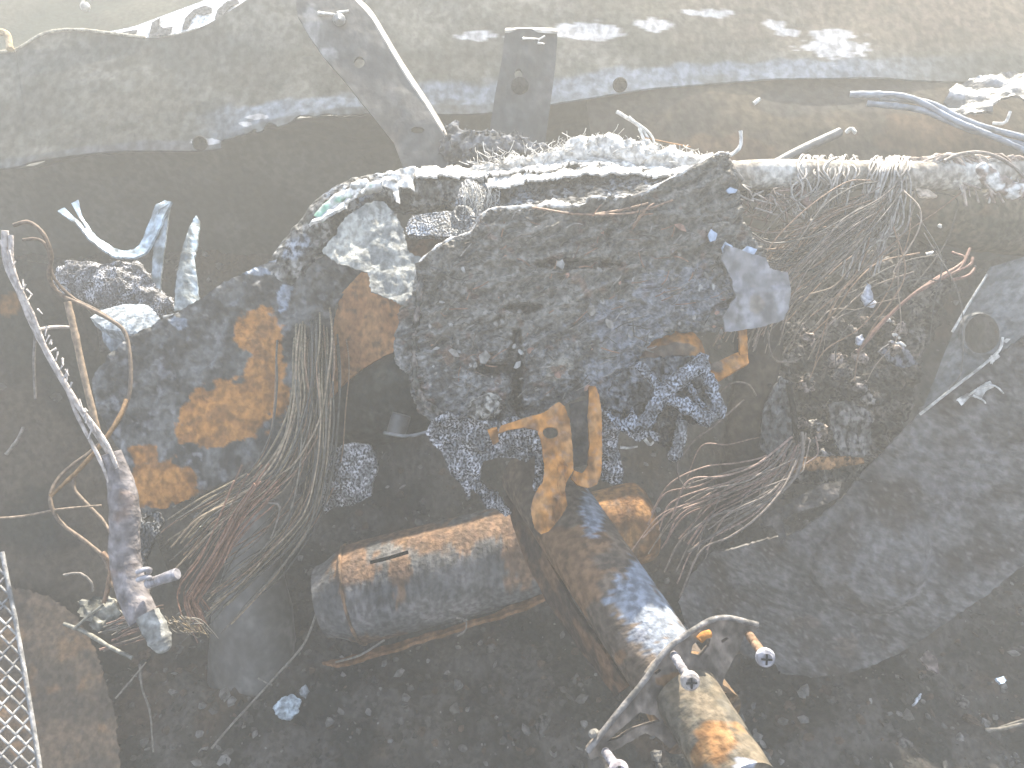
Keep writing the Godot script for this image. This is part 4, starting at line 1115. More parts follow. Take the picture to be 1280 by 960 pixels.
	plate(mb, V.call([[-160, 300], [60, 330], [120, 400], [130, 480], [150, 560], [190, 660], [240, 800], [200, 860], [-160, 900]]), [[0, 330, 0.97], [130, 480, 1.02], [0, 800, 1.0]], 0.003, 0.004, func(_u, _v, p, q): return fb(p, 8.0) * 0.012 + fb(p, 30.0) * 0.002, func(_u, _v, p, q): return tint.call(p, K(0.035, 0.032, 0.028), K(0.085, 0.068, 0.052), 7.0).lerp(K(0.22, 0.10, 0.03), spots(q, [[12, 380, 14, 14]], fb(p, 40.0) * 0.5) * 0.7), 0.0, [V.call([[-4, 482], [0, 478], [8, 479], [10, 484], [4, 488], [-2, 487]]), V.call([[62, 496], [68, 490], [76, 491], [80, 497], [74, 502], [66, 501]])])
	put(mb, "panel", M.rust, t)
	# the ashy pole
	t = T("ash_pole", "bent steel tube with ash white braided wires climbing from it", "pole", W(195, 805, 0.66))
	mb = MB.new()
	tube(mb, path3([[138, 566, 0.665], [150, 600, 0.667], [156, 640, 0.668], [156, 690, 0.668], [164, 735, 0.665], [180, 775, 0.66]]), 70, 14, func(s, a, p): return lerpf(0.0085, 0.0125, sm(0.0, 0.4, s)) * (1.0 + 0.10 * fb(p, 60.0)), func(p, s, a): return tint.call(p, K(0.17, 0.155, 0.155), K(0.28, 0.255, 0.255), 40.0).lerp(RUSTD, sm(0.25, 0.5, fb(p, 26.0)) * 0.5))
	put(mb, "tube", M.rust, t)
	mb = MB.new()
	tube(mb, path3([[184, 768, 0.655], [195, 789, 0.652], [207, 815, 0.65]]), 24, 14, func(s, a, p): return 0.0098 * (1.0 + 0.22 * fb(p, 90.0)) * sqrt(maxf(1.0 - pow(s, 8.0), 0.05)), func(p, s, a): return tint.call(p, K(0.20, 0.20, 0.19), K(0.34, 0.34, 0.32), 50.0))
	put(mb, "end_fitting", M.ash, t)
	for e in [
		[[[6, 290, 0.62], [10, 330, 0.625], [26, 370, 0.63], [40, 402, 0.635], [72, 462, 0.645], [112, 528, 0.655], [140, 575, 0.662]], 0.0030],
		[[[2, 300, 0.62], [18, 345, 0.625], [32, 385, 0.63], [44, 410, 0.635], [66, 455, 0.64], [96, 500, 0.65], [130, 550, 0.655], [150, 585, 0.66]], 0.0025],
		[[[14, 296, 0.62], [16, 340, 0.62], [38, 395, 0.63], [60, 445, 0.64], [80, 485, 0.645], [98, 520, 0.65], [122, 566, 0.655], [136, 600, 0.66]], 0.0021]]:
		wire(t, "ash_braid", e[0], e[1], M.ash, K(0.56, 0.50, 0.46), 0.0016, null, 0.7, 7)
	for k in 26:
		var s := rng.randf()
		var x := lerpf(4, 120, s)
		var y := lerpf(295, 540, s)
		wire(t, "ash_flake", [[x, y, 0.615 + 0.035 * s], [x + rng.randf_range(-7, 7), y + rng.randf_range(4, 16), 0.612 + 0.035 * s]], rng.randf_range(0.0007, 0.0013), M.ash, K(0.58, 0.53, 0.50), 0.001, null, 0.5, 4)
	# bolt and clamp on the pole
	t = T("clamp_bolt", "grey threaded bolt sticking out from clamp on the bent tube", "bolt", W(200, 722, 0.655))
	mb = MB.new()
	lathe(mb, W(184, 730, 0.655), W(222, 717, 0.65), [[0.0, 0.0], [0.0, 0.004], [0.15, 0.0045], [0.2, 0.0042], [0.25, 0.0045], [0.3, 0.0042], [0.35, 0.0045], [0.4, 0.0042], [0.45, 0.0045], [0.5, 0.0042], [0.55, 0.0045], [0.6, 0.0048], [0.95, 0.0052], [1.0, 0.0046], [1.0, 0.0]], 12, flat(K(0.30, 0.29, 0.31)))
	put(mb, "bolt", M.bare, t)
	for y in [712, 722]:
		mb = MB.new()
		tube(mb, path3([[172, y + 3, 0.645], [180, y, 0.643], [187, y, 0.648], [186, y + 4, 0.655]]), 12, 8, cst(0.0022), flat(K(0.34, 0.33, 0.36)))
		put(mb, "clamp", M.bare, t)
	t = T("torn_mount", "torn dark mount with hole between tube and support plate", "bracket", W(188, 680, 0.72))
	mb = MB.new()
	plate(mb, V.call([[172, 645], [184, 638], [200, 642], [204, 650], [196, 668], [188, 680], [182, 700], [186, 740], [176, 742], [168, 700]]), [[172, 645, 0.72], [204, 650, 0.72], [180, 740, 0.70]], 0.005, 0.002, func(_u, _v, p, q): return fb(p, 50.0) * 0.004, func(_u, _v, p, q): return tint.call(p, K(0.07, 0.07, 0.07), K(0.18, 0.18, 0.18), 50.0), 0.002, [V.call([[178, 648], [184, 644], [194, 646], [192, 652], [182, 654]])])
	put(mb, "mount", M.slag, t)
	# loose wires on this side
	var W1 := K(0.20, 0.15, 0.11)
	var W2 := K(0.26, 0.23, 0.20)
	for e in [
		["dark looping wire curling round the slag lump's edge", [[18, 282, 0.70], [36, 278, 0.70], [55, 292, 0.70], [64, 320, 0.71], [62, 345, 0.72], [75, 368, 0.73], [105, 382, 0.735], [135, 398, 0.74], [155, 415, 0.745], [163, 445, 0.74], [162, 490, 0.735], [150, 525, 0.73], [120, 560, 0.72], [80, 590, 0.71], [62, 620, 0.70], [75, 650, 0.70], [110, 680, 0.695], [132, 700, 0.69], [140, 735, 0.685]], 0.0019, W1],
		["thin brown wire doubling the dark looping wire", [[30, 300, 0.71], [48, 300, 0.71], [60, 312, 0.715], [66, 345, 0.72], [90, 372, 0.735], [125, 390, 0.74], [152, 410, 0.745], [158, 420, 0.745]], 0.0016, W1],
		["rusty orange wire crossing the braided pole diagonally", [[158, 500, 0.71], [150, 520, 0.70], [128, 555, 0.69], [95, 590, 0.685], [64, 620, 0.68]], 0.0022, K(0.28, 0.17, 0.08)],
		["tan rod standing beside the braided pole", [[84, 378, 0.70], [94, 420, 0.70], [103, 460, 0.70], [115, 510, 0.70], [122, 540, 0.70]], 0.0032, K(0.32, 0.24, 0.17)],
		["short pale twig joining braided pole and tan rod", [[48, 412, 0.64], [66, 408, 0.65], [86, 408, 0.66]], 0.0018, K(0.48, 0.42, 0.38)],
		["thin wire hanging straight off the braided pole", [[36, 380, 0.64], [44, 410, 0.645], [42, 450, 0.65], [45, 498, 0.655]], 0.0012, W2],
		["thin pale straw wire sticking out over kick panel", [[-10, 648, 0.70], [30, 645, 0.70], [75, 636, 0.70], [126, 631, 0.70]], 0.0011, K(0.34, 0.26, 0.19)],
		["short pale twig leaning on the kick panel", [[8, 568, 0.90], [20, 552, 0.90], [30, 534, 0.90]], 0.0022, W2],
		["brown wire dropping behind the bent steel tube", [[96, 590, 0.74], [92, 610, 0.74], [110, 632, 0.73], [128, 650, 0.72], [142, 672, 0.71]], 0.0016, W1],
		["brown wire ending at the bent tube's foot", [[128, 690, 0.69], [138, 705, 0.688], [134, 735, 0.685], [130, 755, 0.685]], 0.0022, K(0.26, 0.17, 0.11)],
		["grey thread drooping over the brown panel's top", [[80, 718, 0.80], [100, 716, 0.80], [114, 728, 0.80], [116, 740, 0.80]], 0.0013, W2],
		["pale straight stalk crossing below the bent tube", [[80, 780, 0.68], [105, 790, 0.675], [135, 808, 0.67], [167, 822, 0.665]], 0.0020, K(0.26, 0.25, 0.21)],
		["second straight stalk crossing the pale one below tube", [[92, 786, 0.675], [112, 770, 0.673], [130, 756, 0.67]], 0.0014, K(0.24, 0.23, 0.19)]]:
		t = T("loose_wire", e[0], "wire", w3(e[1][0]))
		wire(t, "wire", e[1], e[2], M.wire, e[3], 0.0006, null, 0.85)
	t = T("wire_tuft", "tuft of fine wires spreading under the bent tube's foot", "wires", W(150, 790, 0.68))
	for k in 22:
		var y := rng.randf_range(770, 806)
		wire(t, "wire", [[rng.randf_range(124, 150), y + 8, 0.68], [rng.randf_range(160, 180), y - 4, 0.675], [rng.randf_range(186, 205), y - 14, 0.67]], 0.0007, M.wire, [K(0.22, 0.20, 0.17), K(0.28, 0.19, 0.15)][k % 2], 0.001, null, 0.7, 4)
	for k in 26:
		var x := rng.randf_range(206, 240)
		wire(t, "wire", [[x, rng.randf_range(768, 782), 0.67], [x + rng.randf_range(6, 18), rng.randf_range(776, 790), 0.675], [x + rng.randf_range(14, 34), rng.randf_range(784, 800), 0.69]], 0.0006, M.wire, [K(0.30, 0.24, 0.16), K(0.22, 0.20, 0.17)][k % 2], 0.001, null, 0.7, 4)
	t = T("crumpled_tatter", "pale crumpled tatter beside the foot of the bent tube", "scrap", W(120, 780, 0.70))
	mb = MB.new()
	plate(mb, V.call([[100, 752], [115, 748], [132, 742], [144, 752], [150, 770], [134, 782], [124, 792], [112, 780], [102, 768]]), [[100, 752, 0.72], [144, 752, 0.71], [120, 790, 0.70]], 0.003, 0.002, func(_u, _v, p, q): return fb(p, 60.0) * 0.009, func(_u, _v, p, q): return tint.call(p, K(0.10, 0.10, 0.09), K(0.32, 0.31, 0.27), 50.0), 0.003)
	put(mb, "tatter", M.ash, t)

	# hanging harness
	var gold := [K(0.31, 0.26, 0.18), K(0.20, 0.18, 0.145), K(0.38, 0.30, 0.21), K(0.13, 0.125, 0.11), K(0.33, 0.22, 0.15)]
	t = T("wire_harness", "thick harness of stripped brown wires hanging over the support plate", "wires", W(330, 650, 0.74))
	bundle(t, "wire", 46, [[388, 392, 0.875], [386, 440, 0.80], [384, 490, 0.785], [372, 545, 0.775], [345, 592, 0.765], [308, 622, 0.76], [270, 648, 0.76], [238, 680, 0.77]], [0.022, 0.024, 0.022, 0.020, 0.018, 0.020, 0.026, 0.034], 0.0011, M.wire, gold)
	bundle(t, "wire", 40, [[398, 405, 0.875], [400, 470, 0.79], [402, 530, 0.78], [396, 590, 0.775], [380, 640, 0.775], [345, 685, 0.78], [310, 715, 0.785], [275, 745, 0.79]], [0.022, 0.022, 0.020, 0.018, 0.020, 0.024, 0.028, 0.034], 0.0010, M.wire, gold)
	t = T("copper_bundle", "twisted bundle of bare copper strands below the brown harness", "wires", W(245, 775, 0.74))
	bundle(t, "strand", 34, [[330, 605, 0.755], [300, 645, 0.75], [282, 675, 0.745], [266, 705, 0.742], [245, 735, 0.74], [238, 752, 0.74], [250, 780, 0.738]], [0.024, 0.016, 0.012, 0.012, 0.012, 0.010, 0.012], 0.0010, M.wire, [COPPER, K(0.40, 0.23, 0.16), K(0.24, 0.15, 0.11)])
	t = T("loose_wire", "single kinked grey wire between harness and pedal cone", "wire", W(345, 650, 0.76))
	wire(t, "wire", [[336, 628, 0.75], [350, 632, 0.75], [346, 655, 0.755], [338, 675, 0.76]], 0.0012, M.wire, W2, 0.0003)

# ================================================================ middle: motor, canister, steering column
func middle(tint: Callable) -> void:
	var V := func(a: Array) -> Array:
		var r := []
		for e in a: r.append(Vector2(e[0], e[1]))
		return r
	var t := T("dark_motor", "rounded soot black motor housing behind the cluster slab", "motor", W(470, 540, 0.88))
	var mb := MB.new()
	melt(mb, [[W(450, 510, 0.90), W(515, 480, 0.89), 0.052, 0.056]], 0.02, 0.003, 30.0, 0.004, func(p, _s, _a): return tint.call(p, K(0.028, 0.032, 0.032), K(0.06, 0.064, 0.062), 26.0))
	put(mb, "housing", M.char, t)
	mb = MB.new()
	lathe(mb, W(495, 542, 0.80), W(502, 518, 0.80), [[0.0, 0.0], [0.0, 0.010], [1.0, 0.010], [1.0, 0.0]], 16, flat(K(0.12, 0.12, 0.118)))
	put(mb, "spigot", M.sheet, t)
	t = T("curved_rod", "thin curved grey rod hanging under the dark motor", "rod", W(520, 545, 0.77))
	wire(t, "rim", [[480, 541, 0.775], [505, 545, 0.77], [530, 541, 0.765], [552, 530, 0.76]], 0.0018, M.bare, STEEL, 0.0, null, 1.0)
	# canister
	t = T("rusty_canister", "grey and rust streaked steel canister lying under the steering column", "canister", W(600, 760, 0.92))
	var a := W(405, 752, 0.96)
	var b := W(800, 652, 0.96)
	mb = MB.new()
	var prof := [[0.0, 0.0], [0.0, 0.040], [0.02, 0.050], [0.07, 0.058]]
	for k in 41: prof.append([0.08 + 0.60 * k / 40.0, 0.0605])
	tube(mb, [a, a.lerp(b, 0.33), a.lerp(b, 0.66), a.lerp(b, 0.80)], 150, 56, func(s, an, p): return (0.061 - 0.016 * sm(0.12, 0.0, s) - 0.006 * sm(0.92, 1.0, s)) * (1.0 + 0.03 * fb(p, 9.0) + 0.008 * fb(p, 50.0)) - 0.0015 * sm(0.004, 0.0, absf(s - 0.86)) - 0.0015 * sm(0.004, 0.0, absf(s - 0.13)),
		func(p, s, an):
			var q := pix(p)
			var k: Color = tint.call(p, K(0.105, 0.105, 0.105), K(0.165, 0.16, 0.155), 18.0)
			k = k.lerp(K(0.06, 0.055, 0.05), sm(0.2, 0.4, fb(p, 34.0)) * 0.5)
			var m := spots(q, [[540, 670, 70, 20], [500, 715, 14, 34], [655, 700, 30, 36], [640, 655, 50, 22], [440, 700, 30, 40], [690, 640, 40, 30], [560, 800, 120, 10]], fb(p, 22.0) * 0.55 + fb(p, 70.0) * 0.4)
			return k.lerp(tint.call(p, K(0.15, 0.09, 0.055), K(0.23, 0.135, 0.075), 40.0), m * 0.8))
	put(mb, "body", M.rust, t)
	mb = MB.new()
	tube(mb, [a.lerp(b, 0.78), a.lerp(b, 0.90), a.lerp(b, 1.0), a.lerp(b, 1.05)], 60, 48, func(s, an, p): return 0.050 * sqrt(maxf(1.0 - pow(maxf(s - 0.55, 0.0) / 0.46, 2.6), 0.02)), func(p, s, an): return tint.call(p, RUSTD, K(0.32, 0.17, 0.07), 30.0).lerp(K(0.10, 0.09, 0.08), sm(0.2, 0.45, fb(p, 50.0)) * 0.6))
	put(mb, "end_cap", M.rust, t)
	for f in [0.10, 0.70]:
		mb = MB.new()
		var c3: Vector3 = a.lerp(b, f)
		var ax := (b - a).normalized()
		var sx := ax.cross(Vector3.UP).normalized()
		var sy := ax.cross(sx)
		var loop := []
		for q in 33: loop.append(c3 + (sx * cos(TAU * q / 32.0) + sy * sin(TAU * q / 32.0)) * 0.0608)
		tube(mb, loop, 96, 6, func(s, an, p): return 0.0022 * (1.0 + 0.5 * fb(p, 90.0)), func(p, s, an): return tint.call(p, K(0.12, 0.085, 0.06), K(0.22, 0.14, 0.085), 40.0), false)
		put(mb, "weld_bead", M.rust, t)
	mb = MB.new()
	tube(mb, [W(463, 703, 0.886), W(487, 697, 0.886), W(510, 690, 0.886)], 10, 6, func(s, an, p): return 0.0022, flat(K(0.012, 0.012, 0.012)))  # near black strip imitating the dark inside of an open slot
	put(mb, "slot_dark", M.char, t)
	mb = MB.new()
	plate(mb, V.call([[402, 828], [440, 818], [520, 796], [600, 772], [690, 735], [695, 742], [640, 765], [590, 780], [520, 803], [470, 818], [420, 832]]), [[402, 828, 0.95], [690, 735, 0.93], [520, 803, 0.92]], 0.004, 0.0025, func(_u, _v, p, q): return fb(p, 30.0) * 0.003, func(_u, _v, p, q): return tint.call(p, RUSTD, K(0.24, 0.13, 0.07), 30.0), 0.001)
	put(mb, "seam_flange", M.rust, t)
	# steering column
	t = T("steering_column", "rusty steering column tube slanting down with bluish sky sheen painted on", "steering column", W(900, 950, 0.52))
	var c0 := W(668, 590, 0.80)
	var c1 := W(905, 945, 0.545)
	mb = MB.new()
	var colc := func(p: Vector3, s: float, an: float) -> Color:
		var q := pix(p)
		var k: Color = tint.call(p, K(0.105, 0.085, 0.068), K(0.17, 0.13, 0.10), 22.0)
		k = k.lerp(K(0.20, 0.115, 0.062), spots(q, [[720, 730, 40, 50], [690, 690, 26, 30], [800, 795, 10, 8], [775, 820, 8, 10], [730, 680, 30, 20]], fb(p, 30.0) * 0.7 + fb(p, 80.0) * 0.4) * 0.75)
		k = k.lerp(K(0.25, 0.30, 0.37), spots(q, [[790, 745, 32, 26], [815, 775, 30, 40], [740, 640, 14, 26], [800, 720, 18, 24], [842, 800, 20, 20]], fb(p, 60.0) * 0.5 + fb(p, 180.0) * 0.6) * 0.75)  # bluish sky sheen painted into the tube colour
		return k.lerp(K(0.03, 0.028, 0.026), sm(0.3, 0.45, fb(p + Vector3(5, 0, 0), 70.0)) * 0.35)
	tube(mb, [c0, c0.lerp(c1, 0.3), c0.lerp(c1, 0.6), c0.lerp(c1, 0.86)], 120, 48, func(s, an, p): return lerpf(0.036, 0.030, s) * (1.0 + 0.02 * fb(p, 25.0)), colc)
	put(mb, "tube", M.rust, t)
	mb = MB.new()    # pressed channel along the tube's shaded side
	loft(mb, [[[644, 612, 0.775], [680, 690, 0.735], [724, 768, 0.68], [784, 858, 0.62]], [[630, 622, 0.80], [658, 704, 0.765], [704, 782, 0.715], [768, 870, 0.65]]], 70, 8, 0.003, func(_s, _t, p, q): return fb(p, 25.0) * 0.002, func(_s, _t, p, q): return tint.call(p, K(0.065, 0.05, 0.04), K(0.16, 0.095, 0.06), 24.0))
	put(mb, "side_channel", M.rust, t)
	mb = MB.new()
	tube(mb, [c0.lerp(c1, 0.80), c0.lerp(c1, 0.87), c0.lerp(c1, 0.92)], 20, 40, func(s, an, p): return lerpf(0.031, 0.033, s) * (1.0 + 0.02 * fb(p, 40.0)), func(p, s, an): return tint.call(p, K(0.13, 0.10, 0.075), K(0.24, 0.15, 0.08), 40.0))
	put(mb, "collar", M.rust, t)
	mb = MB.new()
	var e0 := W(858, 868, 0.555)
	var e1 := W(930, 985, 0.49)
	tube(mb, [e0, e0.lerp(e1, 0.4), e1], 50, 40, func(s, an, p): return lerpf(0.0235, 0.0225, s) * (1.0 + 0.02 * fb(p, 40.0)), func(p, s, an):
		var q := pix(p)
		var k: Color = tint.call(p, K(0.115, 0.105, 0.085), K(0.17, 0.14, 0.10), 30.0)
		k = k.lerp(tint.call(p, K(0.22, 0.115, 0.05), K(0.27, 0.16, 0.075), 60.0), spots(q, [[900, 925, 30, 26], [890, 940, 24, 24]], fb(p, 40.0) * 0.6))
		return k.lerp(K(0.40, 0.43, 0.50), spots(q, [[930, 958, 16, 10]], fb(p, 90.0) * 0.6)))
	put(mb, "lower_shaft", M.rust, t)
	mb = MB.new()
	var fc := func(_u, _v, p: Vector3, q: Vector2) -> Color: return tint.call(p, K(0.15, 0.13, 0.11), K(0.25, 0.21, 0.175), 40.0).lerp(K(0.24, 0.14, 0.07), spots(q, [[850, 850, 30, 10], [877, 796, 10, 6]], fb(p, 50.0) * 0.6) * 0.8)
	plate(mb, V.call([[734, 936], [748, 920], [770, 896], [792, 872], [804, 856], [808, 842], [818, 828], [832, 814], [850, 800], [869, 787], [885, 779], [902, 773], [925, 776], [946, 780], [948, 786], [942, 792], [930, 794], [925, 810], [914, 828], [907, 842], [903, 856], [900, 862], [872, 866], [850, 872], [836, 884], [838, 905], [846, 930], [838, 936], [822, 922], [806, 916], [786, 928], [766, 940], [738, 949]]), [[830, 816, 0.552], [947, 781, 0.568], [737, 948, 0.535]], 0.0045, 0.0014,
		func(u, v, p, q): return fb(p, 40.0) * 0.0014, fc, 0.0004,
		[V.call([[758, 928], [775, 912], [800, 890], [818, 894], [826, 902], [808, 906], [790, 912], [772, 924]]), V.call([[866, 806], [874, 799], [888, 798], [886, 808], [876, 820], [864, 818]]), V.call([[817, 840], [824, 836], [827, 838], [820, 843]]), V.call([[900, 800], [908, 796], [911, 798], [903, 804]])])
	var fl := put(mb, "mounting_flange", M.rust, t)
	mb = MB.new()     # raised edge rail of the flange
	tube(mb, path3([[734, 940, 0.532], [770, 894, 0.538], [806, 850, 0.544], [832, 814, 0.549], [869, 786, 0.553], [902, 772, 0.558], [947, 781, 0.563]]), 80, 8, func(s, an, p): return 0.0022 * (1.0 + 0.15 * fb(p, 80.0)), func(p, s, an): return tint.call(p, K(0.16, 0.15, 0.14), K(0.25, 0.235, 0.22), 50.0))
	put(mb, "edge_rail", M.rust, t, fl)
	mb = MB.new()
	tube(mb, path3([[874, 800, 0.548], [880, 794, 0.549], [887, 792, 0.551]]), 8, 8, cst(0.003), flat(RUST))
	put(mb, "rust_tab", M.rust, t, fl)
	var scr := func(p0: Vector3, p1: Vector3, shaft: Color, head: Color) -> void:
		var s := Node3D.new()
		s.name = "screw"
		t.add_child(s, true)
		var d := p1 - p0
		var m2 := MB.new()
		var pf := [[0.0, 0.0], [0.0, 0.0030]]
		for k in 14:
			pf.append([0.03 + 0.9 * k / 14.0, 0.0033 if k % 2 else 0.0028])
		pf.append([1.0, 0.003])
		lathe(m2, p0, p1, pf, 14, func(p, _s, _a): return tint.call(p, shaft, shaft * 1.5, 90.0))
		put(m2, "shaft", M.ash, t, s)
		m2 = MB.new()
		var n := d.normalized()
		lathe(m2, p1 - n * 0.001, p1 + n * 0.005, [[0.0, 0.0], [0.0, 0.0062], [0.35, 0.0066], [0.75, 0.0058], [0.95, 0.0040], [0.80, 0.0022], [0.65, 0.0]], 18, func(p, _s, _a): return tint.call(p, head, head * 1.35, 120.0))
		put(m2, "head", M.ash, t, s)
		var u := n.cross(Vector3.UP).normalized()
		for k in 2:
			m2 = MB.new()
			var dir := u if k else u.cross(n)
			tube(m2, [p1 + n * 0.0047 - dir * 0.0036, p1 + n * 0.0049, p1 + n * 0.0047 + dir * 0.0036], 4, 4, cst(0.0007), flat(K(0.05, 0.048, 0.045)))
			put(m2, "recess", M.char, t, s)
	scr.call(W(841, 817, 0.555), W(862, 850, 0.512), K(0.24, 0.23, 0.24), K(0.34, 0.31, 0.29))
	scr.call(W(936, 793, 0.562), W(956, 821, 0.520), K(0.20, 0.13, 0.085), K(0.33, 0.32, 0.34))
	scr.call(W(757, 940, 0.535), W(773, 962, 0.500), K(0.26, 0.25, 0.27), K(0.34, 0.31, 0.33))
	mb = MB.new()
	lathe(mb, W(744, 916, 0.538), W(739, 918, 0.53), [[0.0, 0.0], [0.0, 0.003], [0.7, 0.003], [1.0, 0.0]], 10, flat(K(0.24, 0.23, 0.21)))
	put(mb, "nut", M.ash, t, fl)
	wire(t, "drop", [[846, 912, 0.53], [850, 928, 0.525], [856, 938, 0.523]], 0.0016, M.ash, ASH, 0.0004)
	# pedal cone
	t = T("pedal_cone", "grey conical pedal mount standing on the footwell floor", "mount", W(320, 820, 1.0))
	mb = MB.new()
	tube(mb, path3([[322, 625, 1.06], [318, 690, 1.06], [316, 760, 1.06], [318, 860, 1.08]]), 60, 40, func(s, an, p): return lerpf(0.022, 0.062, sm(0.0, 1.0, s)) * (1.0 + 0.05 * fb(p, 14.0)), func(p, s, an): return tint.call(p, K(0.075, 0.072, 0.068), K(0.13, 0.125, 0.115), 14.0))
	put(mb, "cone", M.sheet, t)

# ================================================================ right: harness, rubble, panel
func right_side(tint: Callable) -> void:
	var V := func(a: Array) -> Array:
		var r := []
		for e in a: r.append(Vector2(e[0], e[1]))
		return r
	var t: Node3D
	var mb: MB
	# side panel, two facets
	t = T("tunnel_panel", "large dark grey dented tunnel panel with a round hole", "panel", W(1150, 760, 0.85))
	var pb := [[1150, 515, 0.83], [1280, 700, 0.84], [880, 760, 1.07]]
	var PB := plane_of(pb)
	var d1 := (on(PB, 1150, 515) - CAM).dot(fwd)
	var d2 := (on(PB, 1280, 420) - CAM).dot(fwd)
	mb = MB.new()
	plate(mb, V.call([[1150, 516], [1200, 478], [1280, 420], [1420, 318], [1420, 640], [1285, 700], [1260, 722], [1225, 745], [1200, 762], [1165, 790], [1120, 822], [1080, 838], [1020, 846], [960, 842], [900, 830], [862, 790], [850, 750], [866, 716], [890, 690], [930, 680], [1000, 664], [1050, 628], [1075, 596]]), pb, 0.004, 0.0035,
		func(u, v, p, q): return fb(p, 5.0) * 0.012 + fb(p, 20.0) * 0.0014 + fb(p, 60.0) * 0.0007 + 0.018 * spots(q, [[1090, 700, 70, 60]], fb(p, 8.0) * 0.2) * 0.5,
		func(u, v, p, q):
			var k: Color = tint.call(p, K(0.115, 0.11, 0.108), K(0.19, 0.183, 0.178), 16.0)
			k = k.lerp(K(0.2, 0.195, 0.2), spots(q, [[1090, 680, 90, 50], [1180, 580, 70, 70]], fb(p, 10.0) * 0.6) * 0.5)
			k = k.lerp(K(0.075, 0.06, 0.05), sm(0.05, 0.4, fb(p + Vector3(4, 0, 0), 12.0)) * 0.6)
			k = k.lerp(K(0.22, 0.21, 0.20), sm(0.30, 0.42, fb(p, 140.0)) * 0.8)
			return k.lerp(K(0.17, 0.14, 0.12), spots(q, [[1058, 808, 16, 12], [1010, 780, 20, 8]], fb(p, 50.0) * 0.8) * 0.7), 0.002)
	put(mb, "lower_facet", M.char, t)
	mb = MB.new()
	var hole := []
	for a in 24: hole.append(Vector2(1228.5 + cos(TAU * a / 24) * 23, 418 + sin(TAU * a / 24) * 25))
	plate(mb, V.call([[1152, 512], [1170, 470], [1190, 417], [1237, 334], [1290, 318], [1420, 290], [1420, 316], [1280, 419], [1200, 477]]), [[1150, 515, d1], [1280, 420, d2], [1237, 334, 0.80]], 0.004, 0.0025, func(u, v, p, q): return fb(p, 12.0) * 0.002 + 0.004 * sm(32.0, 25.0, Vector2(q.x - 1228.5, q.y - 418.0).length()), func(u, v, p, q): return tint.call(p, K(0.19, 0.193, 0.195), K(0.27, 0.272, 0.27), 14.0), 0.0, [hole])
	put(mb, "upper_facet", M.char, t)
	# wires and shreds on the panel
	var lie := func(x: float, y: float) -> Vector3: return on(PB, x, y) + PB.normal * 0.004
	t = T("loose_wire", "bright pale wire lying along the tunnel panel's fold", "wire", W(1200, 478, 0.79))
	wire(t, "wire", [lie.call(1150, 516), lie.call(1190, 484), lie.call(1222, 460), lie.call(1240, 445), lie.call(1250, 434), lie.call(1253, 420)], 0.0016, M.ash, WHITE, 0.0003, null, 0.8)
	t = T("loose_wire", "added white strand imitating sunlight along the tunnel panel's upper edge", "wire", W(1210, 380, 0.84))
	wire(t, "wire", [[1190, 415, 0.80], [1212, 378, 0.795], [1234, 343, 0.795]], 0.0014, M.ash, WHITE, 0.0, null, 0.8)  # white strand stands in for the sunlit edge of the sheet
	var shp := []
	for q in [[1195, 500], [1240, 478], [1214, 504]]: shp.append([q[0], q[1], (lie.call(q[0], q[1]) - CAM).dot(fwd)])
	t = T("white_shred", "curled white shred lying on the tunnel panel", "shred", W(1220, 495, 0.78))
	mb = MB.new()
	plate(mb, V.call([[1195, 500], [1205, 494], [1218, 488], [1230, 480], [1238, 477], [1242, 484], [1232, 490], [1226, 500], [1214, 496], [1202, 506]]), shp, 0.0015, 0.0018, func(_u, _v, p, q): return fb(p, 90.0) * 0.004, func(_u, _v, p, q): return tint.call(p, ASH, WHITE, 60.0), 0.001)
	put(mb, "shred", M.ash, t)
	for e in [[[1236, 479], [1246, 481], [1254, 490]], [[1216, 492], [1228, 498], [1232, 502]], [[1210, 492], [1222, 484], [1234, 480]]]:
		var p := []
		for q in e: p.append(lie.call(q[0], q[1]))
		wire(t, "fibre", p, 0.0012, M.ash, WHITE, 0.0004)
	for e in [["white fleck beside the panel's round hole", [[1236, 448], [1240, 446], [1243, 452], [1238, 455]]], ["second white fleck on the fold near the hole", [[1253, 427], [1258, 424], [1263, 424], [1258, 429]]], ["small white scrap hanging under the bright fold wire", [[1238, 445], [1248, 443], [1250, 446], [1242, 452], [1240, 456]]]]:
		t = T("white_fleck", e[0], "fleck", W(e[1][0][0], e[1][0][1], 0.78))
		mb = MB.new()
		plate(mb, V.call(e[1]), shp, 0.0012, 0.002, func(_u, _v, p, q): return fb(p, 90.0) * 0.001, func(_u, _v, p, q): return WHITE, 0.0005)
		put(mb, "fleck", M.ash, t)

	# blower housing lump below the beam
	t = T("blower_housing", "tan scorched blower housing bulging beneath the wrapped beam", "housing", W(1220, 300, 0.88))
	mb = MB.new()
	melt(mb, [[W(1175, 262, 0.90), W(1330, 262, 0.90), 0.040, 0.046], [W(1230, 285, 0.895), W(1360, 290, 0.895), 0.028, 0.03]], 0.02, 0.004, 22.0, 0.0045, func(p, _s, _a): return tint.call(p, K(0.095, 0.09, 0.068), K(0.16, 0.14, 0.105), 14.0).lerp(K(0.22, 0.15, 0.10), sm(0.25, 0.5, fb(p, 22.0)) * 0.5))
	put(mb, "housing", M.rust, t)
	# back wall of the heater box
	t = T("heater_box", "burnt heater box of crumbling grey layers under the harness", "heater", W(1040, 580, 0.92))
	mb = MB.new()
